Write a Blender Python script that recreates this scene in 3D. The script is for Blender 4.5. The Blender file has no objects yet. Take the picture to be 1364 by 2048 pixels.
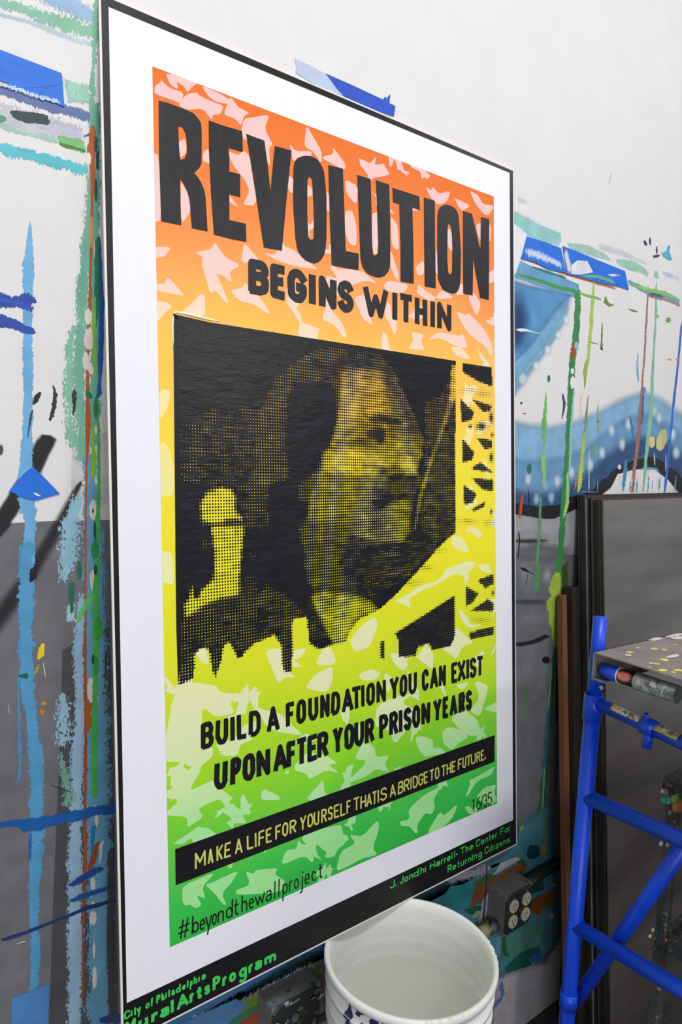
import bpy, bmesh, math, random
import numpy as np
from mathutils import Vector, Matrix
from mathutils.geometry import tessellate_polygon, delaunay_2d_cdt
random.seed(7); rng = np.random.default_rng(7)
S = bpy.context.scene; COL = S.collection
PI = math.pi

# ------------------------------------------------------------------ camera
FPX, YAW, PITCH, ROLL = 1424.06, 0.67686, 0.10154, 0.044574
CAM = np.array([-0.3787, -1.0715, 1.2724])
def _basis():
    y, p, r = YAW, PITCH, ROLL
    F = np.array([math.sin(y)*math.cos(p), math.cos(y)*math.cos(p), -math.sin(p)])
    R0 = np.array([math.cos(y), -math.sin(y), 0.]); U0 = np.cross(R0, F)
    R = R0*math.cos(r)+U0*math.sin(r); U = np.cross(R, F)
    return R, U, F
CR, CU, CF = _basis()
cd = bpy.data.cameras.new('camera'); cam = bpy.data.objects.new('camera', cd); COL.objects.link(cam)
cd.sensor_fit = 'VERTICAL'; cd.sensor_height = 36; cd.lens = FPX*36/2048; cd.clip_start = .02
cam.matrix_world = Matrix(((CR[0], CU[0], -CF[0], CAM[0]), (CR[1], CU[1], -CF[1], CAM[1]), (CR[2], CU[2], -CF[2], CAM[2]), (0, 0, 0, 1)))
S.camera = cam

# ------------------------------------------------------------------ light
w = bpy.data.worlds.new('world'); S.world = w; w.use_nodes = True
w.node_tree.nodes['Background'].inputs[0].default_value = (.80, .84, .95, 1)
w.node_tree.nodes['Background'].inputs[1].default_value = .40
def area(name, loc, target, sx, sy, power, col=(1, 1, 1)):
    l = bpy.data.lights.new(name, 'AREA'); l.shape = 'RECTANGLE'; l.size = sx; l.size_y = sy; l.energy = power; l.color = col
    o = bpy.data.objects.new(name, l); COL.objects.link(o); o.location = loc
    o.rotation_euler = (Vector(target)-Vector(loc)).to_track_quat('-Z', 'Y').to_euler(); return o
area('ceiling_lamp', (2.5, -1.1, 2.95), (.9, -.3, .2), .9, .2, 6, (1, .985, .96))
area('ceiling_lamp', (.05, -2.3, 3.7), (.4, -.2, .5), 1.2, .3, 66, (1, .985, .965))
area('ceiling_lamp', (2.4, -4.0, 2.95), (.6, -.1, .5), .9, .25, 28, (1, .985, .96))
area('low_fill_light', (-1.5, -3.3, 1.25), (.5, 0, .85), 2.0, 1.3, 34, (.95, .97, 1))  # added soft fill that evens out the board's brightness, no real window
S.cycles.transparent_max_bounces = 48
S.view_settings.view_transform = 'Standard'; S.view_settings.look = 'None'; S.view_settings.gamma = 1
S.view_settings.exposure = 0.0; S.view_settings.use_curve_mapping = False

# ------------------------------------------------------------------ helpers
def lin(c):
    c = np.array(c, float)/255.
    return np.where(c <= .04045, c/12.92, ((c+.055)/1.055)**2.4)
def rgba(c, k=1.): l = lin(c)*k; return (float(l[0]), float(l[1]), float(l[2]), 1.)
def ray(x, y): return CF + CR*(x-682)/FPX - CU*(y-1024)/FPX
def on_y(x, y, Y=0.):
    d = ray(x, y); t = (Y-CAM[1])/d[1]; return CAM+t*d
def on_plane(x, y, P, N):
    d = ray(x, y); t = np.dot(np.array(P)-CAM, N)/np.dot(d, N); return CAM+t*d
def to_px(P):
    d = np.asarray(P)-CAM; z = d@CF
    return 682+FPX*(d@CR)/z, 1024-FPX*(d@CU)/z

def tag(o, label=None, cat=None, group=None, kind=None):
    if label: o['label'] = label
    if cat: o['category'] = cat
    if group: o['group'] = group
    if kind: o['kind'] = kind
    return o
def empty(name, loc):
    o = bpy.data.objects.new(name, None); COL.objects.link(o); o.location = [float(a) for a in loc]; o.empty_display_size = .05; return o
def mesh(name, V, F, m, parent=None, smooth=False, base=None):
    """V in world coordinates; base = object origin"""
    b = np.array(parent.location) if parent is not None else np.zeros(3)
    if parent is not None and parent.parent is not None: b = b + np.array(parent.parent.location)
    if base is not None and parent is None: b = np.array(base, float)
    me = bpy.data.meshes.new(name); me.from_pydata([tuple(float(c) for c in (np.array(v)-b)) for v in V], [], F); me.update()
    if m is not None: me.materials.append(m)
    if smooth: me.polygons.foreach_set('use_smooth', [True]*len(me.polygons))
    o = bpy.data.objects.new(name, me); COL.objects.link(o)
    if parent is not None: o.parent = parent
    elif base is not None: o.location = [float(a) for a in base]
    return o
class MB:
    def __init__(s): s.V = []; s.F = []
    def add(s, V, F):
        n = len(s.V); s.V += [np.array(v, float) for v in V]; s.F += [tuple(i+n for i in f) for f in F]; return s
    def box(s, c, ax, ay, az):
        c, ax, ay, az = [np.array(a, float) for a in (c, ax, ay, az)]
        V = [c+i*ax+j*ay+k*az for i in (-1, 1) for j in (-1, 1) for k in (-1, 1)]
        return s.add(V, [(0, 1, 3, 2), (4, 6, 7, 5), (0, 4, 5, 1), (2, 3, 7, 6), (0, 2, 6, 4), (1, 5, 7, 3)])
    def tube(s, pts, r, n=14, cap=True):
        pts = [np.array(p, float) for p in pts]; rs = r if hasattr(r, '__len__') else [r]*len(pts)
        rings = []; up = None
        for i, p in enumerate(pts):
            d = pts[min(i+1, len(pts)-1)]-pts[max(i-1, 0)]; d /= np.linalg.norm(d)
            a = np.cross(d, [0, 0, 1]) if abs(d[2]) < .9 else np.cross(d, [1, 0, 0])
            a /= np.linalg.norm(a); b = np.cross(d, a)
            rings.append([p+rs[i]*(a*math.cos(2*PI*k/n)+b*math.sin(2*PI*k/n)) for k in range(n)])
        V = [v for rg in rings for v in rg]
        F = [(i*n+k, i*n+(k+1) % n, (i+1)*n+(k+1) % n, (i+1)*n+k) for i in range(len(pts)-1) for k in range(n)]
        if cap: F += [tuple(range(n))[::-1], tuple((len(pts)-1)*n+k for k in range(n))]
        return s.add(V, F)
    def lathe(s, prof, c, n=64):
        V = []; F = []
        for r, z in prof: V += [(c[0]+r*math.cos(2*PI*k/n), c[1]+r*math.sin(2*PI*k/n), c[2]+z) for k in range(n)]
        m = len(prof)
        for i in range(m-1):
            for k in range(n): F.append((i*n+k, i*n+(k+1) % n, (i+1)*n+(k+1) % n, (i+1)*n+k))
        return s.add(V, F)
    def build(s, name, m, parent=None, smooth=False, base=None): return mesh(name, s.V, s.F, m, parent, smooth, base)

# ------------------------------------------------------------------ materials
def nt(name):
    m = bpy.data.materials.new(name); m.use_nodes = True; N = m.node_tree.nodes; L = m.node_tree.links
    return m, N, L, N['Principled BSDF']
def link_noise(N, L, scale, detail=3, rough=.6, coord='Object', stretch=None):
    tc = N.new('ShaderNodeTexCoord'); n = N.new('ShaderNodeTexNoise'); n.inputs['Scale'].default_value = scale
    n.inputs['Detail'].default_value = detail; n.inputs['Roughness'].default_value = rough
    if stretch:
        mp = N.new('ShaderNodeMapping'); mp.inputs['Scale'].default_value = stretch
        L.new(tc.outputs[coord], mp.inputs[0]); L.new(mp.outputs[0], n.inputs['Vector'])
    else: L.new(tc.outputs[coord], n.inputs['Vector'])
    return n
def ramp(N, L, src, stops, interp='LINEAR'):
    r = N.new('ShaderNodeValToRGB'); e = r.color_ramp; e.interpolation = interp
    while len(e.elements) < len(stops): e.elements.new(.5)
    for el, (p, c) in zip(e.elements, stops): el.position = p; el.color = c
    L.new(src, r.inputs[0]); return r
def bump(N, L, b, src, strength, dist=.001):
    bp = N.new('ShaderNodeBump'); bp.inputs['Strength'].default_value = strength; bp.inputs['Distance'].default_value = dist
    L.new(src, bp.inputs['Height']); L.new(bp.outputs[0], b.inputs['Normal'])
def plain(name, c, rough=.5, metal=0., var=.12, scale=30, bumpy=.15, c2=None, stretch=None, spec=.5, bd=.001):
    m, N, L, b = nt(name)
    n = link_noise(N, L, scale, 4, .6, stretch=stretch)
    a = rgba(c, 1-var); d = rgba(c2) if c2 else rgba(c, 1+var)
    r = ramp(N, L, n.outputs[0], [(.3, a), (.7, d)]); L.new(r.outputs[0], b.inputs['Base Color'])
    b.inputs['Roughness'].default_value = rough; b.inputs['Metallic'].default_value = metal; b.inputs['Specular IOR Level'].default_value = spec
    if bumpy: bump(N, L, b, n.outputs[0], bumpy, bd)
    return m
def splattered(name, c, spots, rough=.5, metal=0., scale=60, th=.66):
    """base colour with procedural paint splatters of several colours"""
    m, N, L, b = nt(name); base = link_noise(N, L, 20, 4)
    col = ramp(N, L, base.outputs[0], [(.3, rgba(c, .75)), (.7, rgba(c, 1.25))]).outputs[0]
    for i, sc in enumerate(spots):
        tc = N.new('ShaderNodeTexCoord'); mp = N.new('ShaderNodeMapping'); mp.inputs['Location'].default_value = (i*3.7, i*1.3, i*2.1)
        L.new(tc.outputs['Object'], mp.inputs[0]); n = N.new('ShaderNodeTexNoise'); n.inputs['Scale'].default_value = scale*(1+.3*i); n.inputs['Detail'].default_value = 2
        L.new(mp.outputs[0], n.inputs['Vector'])
        k = ramp(N, L, n.outputs[0], [(th-.012, (0, 0, 0, 1)), (th+.012, (1, 1, 1, 1))])
        mx = N.new('ShaderNodeMix'); mx.data_type = 'RGBA'; L.new(k.outputs[0], mx.inputs['Factor']); L.new(col, mx.inputs['A']); mx.inputs['B'].default_value = rgba(sc); col = mx.outputs['Result']
    L.new(col, b.inputs['Base Color']); b.inputs['Roughness'].default_value = rough; b.inputs['Metallic'].default_value = metal
    bump(N, L, b, base.outputs[0], .2); return m
def paint_mat():
    """one material for every painted mark on the wall: colour, ragged edge and softness come from attributes"""
    m, N, L, b = nt('wall_paint')
    ca = N.new('ShaderNodeAttribute'); ca.attribute_name = 'tint'
    pa = N.new('ShaderNodeAttribute'); pa.attribute_name = 'edge'      # x = inner distance, y = dryness, z = softness
    sp = N.new('ShaderNodeSeparateXYZ'); L.new(pa.outputs['Vector'], sp.inputs[0])
    n1 = link_noise(N, L, 330, 3, .6, stretch=(1, 1, .5)); n2 = link_noise(N, L, 22, 2, .5)
    add = N.new('ShaderNodeMath'); add.operation = 'MULTIPLY_ADD'; L.new(n2.outputs[0], add.inputs[0]); add.inputs[1].default_value = .35; L.new(n1.outputs[0], add.inputs[2])
    sub = N.new('ShaderNodeMath'); sub.operation = 'SUBTRACT'; L.new(add.outputs[0], sub.inputs[0]); sub.inputs[1].default_value = .60
    mul = N.new('ShaderNodeMath'); mul.operation = 'MULTIPLY'; L.new(sub.outputs[0], mul.inputs[0]); L.new(sp.outputs[1], mul.inputs[1])
    m3 = N.new('ShaderNodeMath'); m3.operation = 'MULTIPLY'; L.new(mul.outputs[0], m3.inputs[0]); m3.inputs[1].default_value = 3.4
    s2 = N.new('ShaderNodeMath'); s2.operation = 'SUBTRACT'; L.new(sp.outputs[0], s2.inputs[0]); L.new(m3.outputs[0], s2.inputs[1])
    dv = N.new('ShaderNodeMath'); dv.operation = 'DIVIDE'; L.new(s2.outputs[0], dv.inputs[0]); L.new(sp.outputs[2], dv.inputs[1])
    mr = N.new('ShaderNodeMapRange'); mr.interpolation_type = 'SMOOTHSTEP'; L.new(dv.outputs[0], mr.inputs[0])
    al = N.new('ShaderNodeMath'); al.operation = 'MULTIPLY'; L.new(mr.outputs[0], al.inputs[0]); L.new(ca.outputs['Alpha'], al.inputs[1])
    L.new(al.outputs[0], b.inputs['Alpha'])
    v = ramp(N, L, n2.outputs[0], [(.3, (.82, .82, .82, 1)), (.7, (1.08, 1.08, 1.08, 1))])
    mx = N.new('ShaderNodeMix'); mx.data_type = 'RGBA'; mx.blend_type = 'MULTIPLY'; mx.inputs['Factor'].default_value = 1
    L.new(ca.outputs['Color'], mx.inputs['A']); L.new(v.outputs[0], mx.inputs['B']); L.new(mx.outputs['Result'], b.inputs['Base Color'])
    b.inputs['Roughness'].default_value = .5; bump(N, L, b, n1.outputs[0], .12)
    return m
M_PAINT = paint_mat()
M_WALL = plain('wall_white', (226, 223, 221), .6, var=.025, scale=9, bumpy=.08)
M_FLOOR = plain('floor_concrete', (62, 58, 55), .6, scale=12, var=.25)

# ------------------------------------------------------------------ setting
X0, X1, YF, ZC, FZ = -3.0, 5.2, -5.2, 4.0, -.33   # FZ = floor height (the board foot sits at .37)
wall = MB().box(((X0+X1)/2, .05, (ZC+FZ)/2), ((X1-X0)/2, 0, 0), (0, .05, 0), (0, 0, (ZC-FZ)/2)).build('wall_back', M_WALL); tag(wall, kind='structure')
fl = MB().box(((X0+X1)/2, YF/2+.05, FZ-.05), ((X1-X0)/2, 0, 0), (0, -YF/2+.05, 0), (0, 0, .05)).build('floor', M_FLOOR); tag(fl, kind='structure')

# ------------------------------------------------------------------ painted marks on the wall
class Marks:
    def __init__(s): s.V = []; s.F = []; s.C = []; s.E = []; s.k = 0
    def _y(s): s.k += 1; return -.0003-s.k*5e-6
    def strip(s, pts, width, col, dry=.25, soft=.12, alpha=1., endsoft=1.):
        """pts = photo pixels along the stroke (they are laid onto the wall plane), width in photo pixels"""
        Y = s._y(); n = len(pts); P = np.array(pts, float); W = np.array(width if hasattr(width, '__len__') else [width]*n, float)/2
        # resample
        seg = np.r_[0, np.cumsum(np.hypot(*np.diff(P, axis=0).T))]; m = max(3, int(seg[-1]/14)+2)
        t = np.linspace(0, seg[-1], m)
        if n > 2:   # smooth the path a little
            tt = np.linspace(0, seg[-1], 4*m); px = np.interp(tt, seg, P[:, 0]); py = np.interp(tt, seg, P[:, 1]); kk = np.ones(7)/7
            px = np.convolve(np.pad(px, 3, 'edge'), kk, 'valid'); py = np.convolve(np.pad(py, 3, 'edge'), kk, 'valid'); X = np.interp(t, tt, px); Z = np.interp(t, tt, py)
        else: X = np.interp(t, seg, P[:, 0]); Z = np.interp(t, seg, P[:, 1])
        Wd = np.interp(t, seg, W); d = np.gradient(np.stack([X, Z], 1), axis=0); d /= np.linalg.norm(d, axis=1)[:, None]+1e-9
        nx, ny = -d[:, 1], d[:, 0]; base = len(s.V); c = [float(a) for a in lin(col)]+[alpha]
        for i in range(m):
            e = min(1., min(t[i], seg[-1]-t[i])/max(Wd[i]*endsoft, 1e-6)) if endsoft else 1.
            for v in (-1, 0, 1):
                j = 1+rng.normal(0, .13 if soft < .4 else .03)
                s.V.append(on_y(X[i]+nx[i]*Wd[i]*v*j, Z[i]+ny[i]*Wd[i]*v*j, Y)); s.C.append(c); s.E.append(((1-abs(v))*e, dry, soft))
        for i in range(m-1):
            for k in (0, 1): a = base+i*3+k; s.F.append((a, a+1, a+4, a+3))
        return s
    def poly(s, pts, col, dry=.1, soft=.05, alpha=1., inset=6.):
        """filled outline in photo pixels with an inset ring for the soft or ragged edge"""
        Y = s._y(); P = np.array(pts, float); n = len(P); A = .5*np.sum(P[:, 0]*np.roll(P[:, 1], -1)-np.roll(P[:, 0], -1)*P[:, 1]); sg = 1 if A > 0 else -1
        nxt = np.roll(P, -1, 0)-P; prv = P-np.roll(P, 1, 0)
        f = lambda d: np.stack([-d[:, 1], d[:, 0]], 1)/(np.linalg.norm(d, axis=1)[:, None]+1e-9)*sg
        nn = f(nxt)+f(prv); nn /= np.maximum(.35, np.linalg.norm(nn, axis=1))[:, None]
        Q = P+nn*inset; base = len(s.V); c = [float(a) for a in lin(col)]+[alpha]
        for p in P: s.V.append(on_y(p[0], p[1], Y)); s.C.append(c); s.E.append((0, dry, soft))
        for p in Q: s.V.append(on_y(p[0], p[1], Y)); s.C.append(c); s.E.append((1, dry, soft))
        for i in range(n): j = (i+1) % n; s.F.append((base+i, base+j, base+n+j, base+n+i))
        for t in tessellate_polygon([[Vector((q[0], q[1], 0)) for q in Q]]): s.F.append(tuple(base+n+i for i in t))
        return s
    def blob(s, x, y, rx, ry, col, dry=.1, soft=.3, alpha=1., n=18, rot=0.):
        Y = s._y(); base = len(s.V); c = [float(a) for a in lin(col)]+[alpha]
        s.V.append(on_y(x, y, Y)); s.C.append(c); s.E.append((1, dry, soft)); cr, sr = math.cos(rot), math.sin(rot)
        for k in range(n):
            a = 2*PI*k/n; j = 1+rng.normal(0, .05); u, v = rx*math.cos(a)*j, ry*math.sin(a)*j
            s.V.append(on_y(x+u*cr-v*sr, y+u*sr+v*cr, Y)); s.C.append(c); s.E.append((0, dry, soft))
        for k in range(n): s.F.append((base, base+1+k, base+1+(k+1) % n))
        return s
    def build(s, name, parent):
        o = mesh(name, s.V, s.F, M_PAINT, parent); me = o.data
        a = me.attributes.new('tint', 'FLOAT_COLOR', 'POINT'); a.data.foreach_set('color', np.array(s.C, 'f').ravel())
        e = me.attributes.new('edge', 'FLOAT_VECTOR', 'POINT'); e.data.foreach_set('vector', np.array(s.E, 'f').ravel()); return o
WHITE = (228, 224, 220); GREY = (112, 111, 116); LBLUE = (110, 175, 220); MBLUE = (84, 152, 205); SEA = (140, 195, 170); DGREEN = (20, 110, 75)
RUST = (180, 85, 35); TURQ = (85, 190, 200); NAVY = (50, 85, 145); TAPE = (28, 110, 215); CREAM = (222, 212, 200); SLATE = (120, 165, 195)

m = Marks()
# the mural's big soft shapes, left of the board (they run on behind it)
m.poly([(-420, 1035), (-100, 1050), (0, 1048), (60, 1044), (125, 1041), (330, 1030), (700, 1020), (700, 3300), (-900, 3300), (-900, 1035)], GREY, 0, .05, inset=3)
m.poly([(144, 890), (165, 880), (225, 860), (225, 1040), (141, 1042)], (214, 210, 207), 0, .3, inset=4)
m.poly([(124, 1300), (220, 1240), (230, 1600), (235, 1900), (240, 2100), (95, 2100), (105, 1800), (118, 1500)], (84, 83, 86), 0, .6, .8, inset=6)
m.poly([(1010, 1035), (1060, 1045), (1120, 1040), (1220, 1010), (1500, 1000), (1600, 3000), (900, 3000), (600, 2500)], (112, 114, 118), 0, .3, inset=8)
# soft black spray bands, left
m.strip([(-60, 1110), (0, 1050), (55, 960), (88, 890), (104, 866)], [40, 44, 44, 44, 40], (32, 28, 30), 0, .45, endsoft=.8)
m.strip([(-80, 1330), (0, 1235), (60, 1150), (112, 1060), (150, 985), (168, 955)], [60, 56, 46, 36, 22, 8], (38, 36, 38), 0, 1.0, .9, endsoft=.4)
m.blob(2, 900, 6, 14, (70, 66, 68), 0, .6)
# top-left pale blues and greens
m.strip([(60, -30), (140, 10), (197, 40)], [50, 52, 40], (160, 195, 228), .5, .5, .9)
m.strip([(-60, -8), (30, 12), (120, 45), (200, 70), (330, 115)], [34, 30, 36, 42, 40], (135, 195, 165), .75, .35, .9)
m.strip([(-40, 18), (60, 44), (150, 80), (200, 92)], [12, 14, 20, 20], (190, 215, 228), .5, .7, .7)
m.strip([(-60, 160), (20, 186), (90, 208), (160, 228), (200, 242)], [22, 26, 26, 24, 24], (96, 115, 170), .5, .3)
m.strip([(-20, 225), (60, 246), (150, 270), (178, 280)], [62, 58, 56, 50], (205, 205, 215), .6, .4, .9)
m.strip([(60, 240), (110, 256), (170, 268)], [16, 26, 20], (190, 195, 212), .4, .3)
m.strip([(-30, 240), (30, 262), (110, 278), (180, 300)], [16, 14, 18, 22], (160, 200, 180), .7, .3)
m.blob(2, 238, 12, 8, (80, 150, 110), .2, .2)
m.strip([(17, 225), (40, 230), (58, 238), (80, 234), (102, 247)], [10, 20, 24, 26, 18], (40, 62, 66), .22, .06)
m.strip([(112, 276), (140, 284), (176, 296)], [16, 28, 26], (120, 185, 110), .35, .2)
m.strip([(114, 287), (138, 294), (152, 296), (176, 303)], [8, 9, 5, 9], (70, 120, 50), .3, .1)
m.strip([(-60, 278), (20, 302), (90, 318), (150, 334), (182, 341)], [24, 26, 27, 26, 26], TURQ, .55, .12)
m.strip([(165, 275), (180, 268), (185, 262)], [3, 6, 3], NAVY, .2, .1)
m.poly([(124, 152), (180, 165), (188, 215), (165, 213), (132, 208)], (150, 202, 178), .5, .8, inset=16)
# vertical column of drips and brush marks beside the board
m.strip([(192, -40), (190, 80), (186, 140), (184, 240), (180, 420), (168, 560), (160, 700), (158, 820), (168, 930)], [14, 16, 12, 16, 26, 34, 40, 44, 30], (120, 185, 160), .8, .35, .95, endsoft=.3)
m.strip([(192, 200), (190, 460), (192, 700), (186, 900)], [20, 22, 26, 30], (105, 175, 150), .4, .3)
m.strip([(150, 640), (140, 700), (138, 830), (148, 880), (155, 900)], [16, 26, 34, 46, 20], (130, 190, 160), .95, .4)
m.strip([(178, 905), (182, 1000), (186, 1100), (190, 1400), (196, 1700), (200, 2100)], [36, 40, 60, 66, 68, 60], (105, 160, 190), .5, .3, endsoft=.3)
m.strip([(160, 985), (142, 1040), (136, 1100), (130, 1170)], [26, 50, 52, 30], (150, 195, 215), 1.0, .2)
m.strip([(165, 1180), (152, 1300), (165, 1420), (160, 1530)], [26, 20, 30, 40], (140, 185, 195), 1.0, .25)
m.strip([(125, 1380), (128, 1470), (118, 1500)], [20, 46, 24], (150, 188, 205), 1.05, .25)
m.strip([(165, 1190), (158, 1290), (160, 1400), (155, 1520), (150, 1700), (150, 1850), (150, 2060)], [24, 22, 26, 34, 36, 40, 36], (150, 182, 205), .55, .25)
m.strip([(118, 1500), (140, 1590), (128, 1620)], [14, 34, 20], (120, 165, 145), .9, .4)
m.strip([(140, 1200), (140, 1245), (132, 1250)], [30, 26, 14], (165, 200, 205), .8, .3)
# light blue stripe
m.strip([(60, 440), (58, 520), (55, 640), (57, 790), (54, 870), (52, 930), (50, 985), (60, 1035), (56, 1130), (58, 1190)], [4, 23, 22, 21, 22, 30, 42, 26, 28, 30], LBLUE, .35, .1)
m.strip([(52, 1080), (52, 1180), (52, 1290), (54, 1370), (62, 1440), (72, 1520), (75, 1650), (68, 1790), (70, 1900), (68, 1985)], [34, 38, 38, 34, 26, 34, 34, 24, 22, 20], (84, 155, 200), .45, .12)
m.poly([(22, 1995), (60, 1980), (80, 1972), (100, 1968), (96, 2100), (18, 2100)], (78, 135, 195), .3, .3, inset=10)
m.strip([(38, 1570), (40, 1520), (36, 1340)], [10, 12, 8], (84, 140, 185), .9, .3)
# dark blue brushed letters far left
m.strip([(-40, 590), (20, 605), (50, 600), (72, 592)], [30, 26, 30, 30], (35, 70, 165), .5, .08)
m.strip([(-40, 640), (0, 642), (30, 650), (60, 662), (76, 665)], [22, 26, 22, 16, 8], (40, 75, 165), .3, .08)
m.strip([(-30, 596), (10, 600), (70, 618)], [12, 12, 16], (40, 85, 185), .6, .1)
# short black brush marks
m.strip([(80, 782), (74, 795), (67, 812)], [8, 14, 7], (35, 30, 34), .15, .06)
m.strip([(66, 815), (60, 840), (55, 880)], [6, 6, 2], (50, 70, 95), .6, .1)
m.strip([(104, 768), (112, 790), (106, 820), (100, 845)], [4, 10, 12, 10], (48, 42, 46), .55, .08)
m.strip([(144, 774), (150, 784), (148, 812), (146, 840)], [8, 10, 11, 8], (50, 55, 56), .65, .08)
m.strip([(72, 1128), (66, 1150), (62, 1168)], [16, 18, 8], (28, 30, 38), .35, .08)
m.blob(159, 1141, 6, 20, (35, 110, 85), .2, .1); m.blob(143, 1183, 8, 24, (40, 115, 95), .3, .1)
m.strip([(142, 1180), (144, 1230)], [14, 8], (35, 105, 85), .4, .2)
# rust drip line and its neighbours
m.strip([(184, 248), (186, 262), (183, 300), (186, 350), (184, 420), (183, 470), (181, 540), (180, 610), (176, 700), (175, 800), (176, 850), (174, 900), (172, 1000), (171, 1100), (171, 1230), (170, 1380)], [8, 13, 15, 9, 7, 5, 6, 7, 6, 8, 12, 5, 4, 5, 4, 5], RUST, .12, .06, endsoft=.2)
m.strip([(171, 1230), (171, 1390), (172, 1480), (170, 1600), (170, 1700), (166, 1850), (165, 2010)], [4, 6, 7, 6, 8, 4, 3], (165, 75, 40), .15, .06, endsoft=.2)
m.blob(182, 300, 9, 22, RUST, .15, .1); m.blob(177, 318, 6, 14, WHITE, .1, .1); m.strip([(182, 430), (183, 470), (184, 500)], [6, 12, 5], (205, 140, 90), .2, .1)
m.poly([(172, 1405), (186, 1395), (190, 1410), (180, 1425), (186, 1440), (178, 1465), (172, 1470)], RUST, .1, .06, inset=2)
for x, y, rx, ry in [(176, 633, 8, 18), (179, 678, 12, 24), (172, 722, 8, 20), (182, 740, 6, 10), (167, 965, 4, 5), (186, 1020, 8, 22), (192, 860, 3, 10), (190, 500, 3, 20), (192, 960, 3, 12), (186, 1160, 7, 24), (190, 1205, 3, 14), (190, 1295, 3, 14), (183, 1380, 10, 26), (190, 1398, 8, 12), (191, 1620, 9, 10), (193, 1640, 4, 14), (186, 1768, 5, 14), (186, 1810, 5, 8), (186, 1836, 8, 16), (188, 1900, 3, 18), (189, 1955, 5, 25)]:
    m.blob(x, y, rx, ry, CREAM, .15, .08)
m.strip([(198, 470), (203, 600), (202, 700), (200, 760), (197, 800)], [6, 12, 12, 7, 12], (30, 95, 170), .2, .08, endsoft=.4)
m.strip([(194, 470), (193, 600), (192, 660)], [8, 10, 6], (30, 130, 80), .3, .1)
m.strip([(190, 590), (188, 640), (189, 700), (191, 760)], [6, 8, 9, 5], (130, 185, 70), .25, .1)
m.blob(192, 815, 5, 24, (40, 135, 65), .15, .1); m.blob(188, 920, 5, 26, (150, 190, 40), .15, .1); m.strip([(186, 850), (187, 960)], [5, 10], (140, 185, 50), .4, .1)
m.strip([(197, 840), (198, 960), (196, 1040), (192, 1200), (193, 1260), (190, 1420), (188, 1520), (190, 1600)], [6, 8, 10, 14, 16, 12, 14, 12], (70, 180, 80), .3, .15, endsoft=.4)
m.blob(190, 1100, 9, 22, (35, 140, 85), .2, .1); m.blob(197, 1258, 9, 24, (55, 165, 60), .2, .1); m.blob(192, 1330, 6, 22, (50, 155, 60), .2, .1); m.blob(178, 790, 6, 10, (40, 115, 85), .1, .08, rot=-.6)
m.strip([(156, 1250), (165, 1220), (180, 1198), (190, 1186)], [6, 14, 16, 12], (95, 190, 100), .25, .12)
for x, y, rx, ry in [(195, 320, 4, 22), (192, 290, 4, 16), (192, 380, 3, 28), (190, 1060, 3, 20), (191, 1140, 4, 12), (186, 1022, 2, 5), (186, 1318, 3, 12), (211, 1330, 2, 30)]: m.blob(x, y, rx, ry, (22, 80, 75), .2, .1)
m.strip([(62, 1352), (54, 1350), (34, 1354)], [4, 14, 4], (30, 100, 85), .4, .3)
m.strip([(84, 1284), (82, 1305), (78, 1322)], [12, 15, 10], (240, 208, 30), .08, .06, endsoft=.7); m.strip([(76, 1325), (73, 1350)], [10, 7], (200, 180, 50), .7, .3, .8)
m.strip([(86, 1324), (92, 1358)], [2.5, 1.5], (215, 215, 215), .1, .1); m.blob(88, 1407, 7, 5, (205, 135, 75), .3, .2); m.blob(84, 1424, 6, 6, (205, 125, 55), .2, .1)
m.strip([(15, 1408), (20, 1430)], [2.5, 1.5], (190, 190, 195), .2, .2); m.strip([(30, 1889), (53, 1881)], [1.5, 3], (230, 228, 225), .3, .1)
m.strip([(98, 1569), (130, 1580), (146, 1586)], [3, 3.5, 1.5], (60, 58, 62), .2, .3)
# translucent blue strokes low left
m.strip([(-30, 1655), (30, 1645), (60, 1650), (110, 1640), (170, 1628), (226, 1616), (330, 1590)], [8, 16, 34, 24, 26, 20, 18], (20, 95, 175), .25, .25, .9)
m.strip([(60, 1665), (60, 1722)], [7, 5], (25, 100, 180), .1, .15); m.strip([(0, 1883), (60, 1862), (120, 1838), (170, 1818), (235, 1798)], [9, 7, 6, 9, 9], (32, 55, 110), .15, .15, endsoft=.3)
m.strip([(135, 1775), (160, 1760), (190, 1740), (212, 1735)], [10, 16, 18, 10], (35, 75, 150), .4, .3, .9); m.strip([(135, 1805), (165, 1793), (235, 1770)], [8, 14, 10], (30, 85, 160), .4, .3, .9)
m.strip([(196, 1680), (186, 1720), (176, 1745)], [14, 16, 10], (160, 75, 35), .25, .15); m.strip([(186, 1650), (184, 1710)], [12, 6], (35, 125, 175), .3, .2); m.strip([(203, 1680), (200, 1730)], [10, 5], (210, 210, 215), .3, .15)
m.strip([(198, 2046), (226, 2036), (250, 2030)], [20, 22, 20], (35, 65, 140), .3, .2)
m.strip([(222, 1690), (220, 1900), (224, 2050)], [16, 18, 14], (75, 75, 78), .3, .4, .8)
tag(m.build('paint_marks', wall), 'brushed, dripped and sprayed paint in blue, green and rust left of the board')

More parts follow.
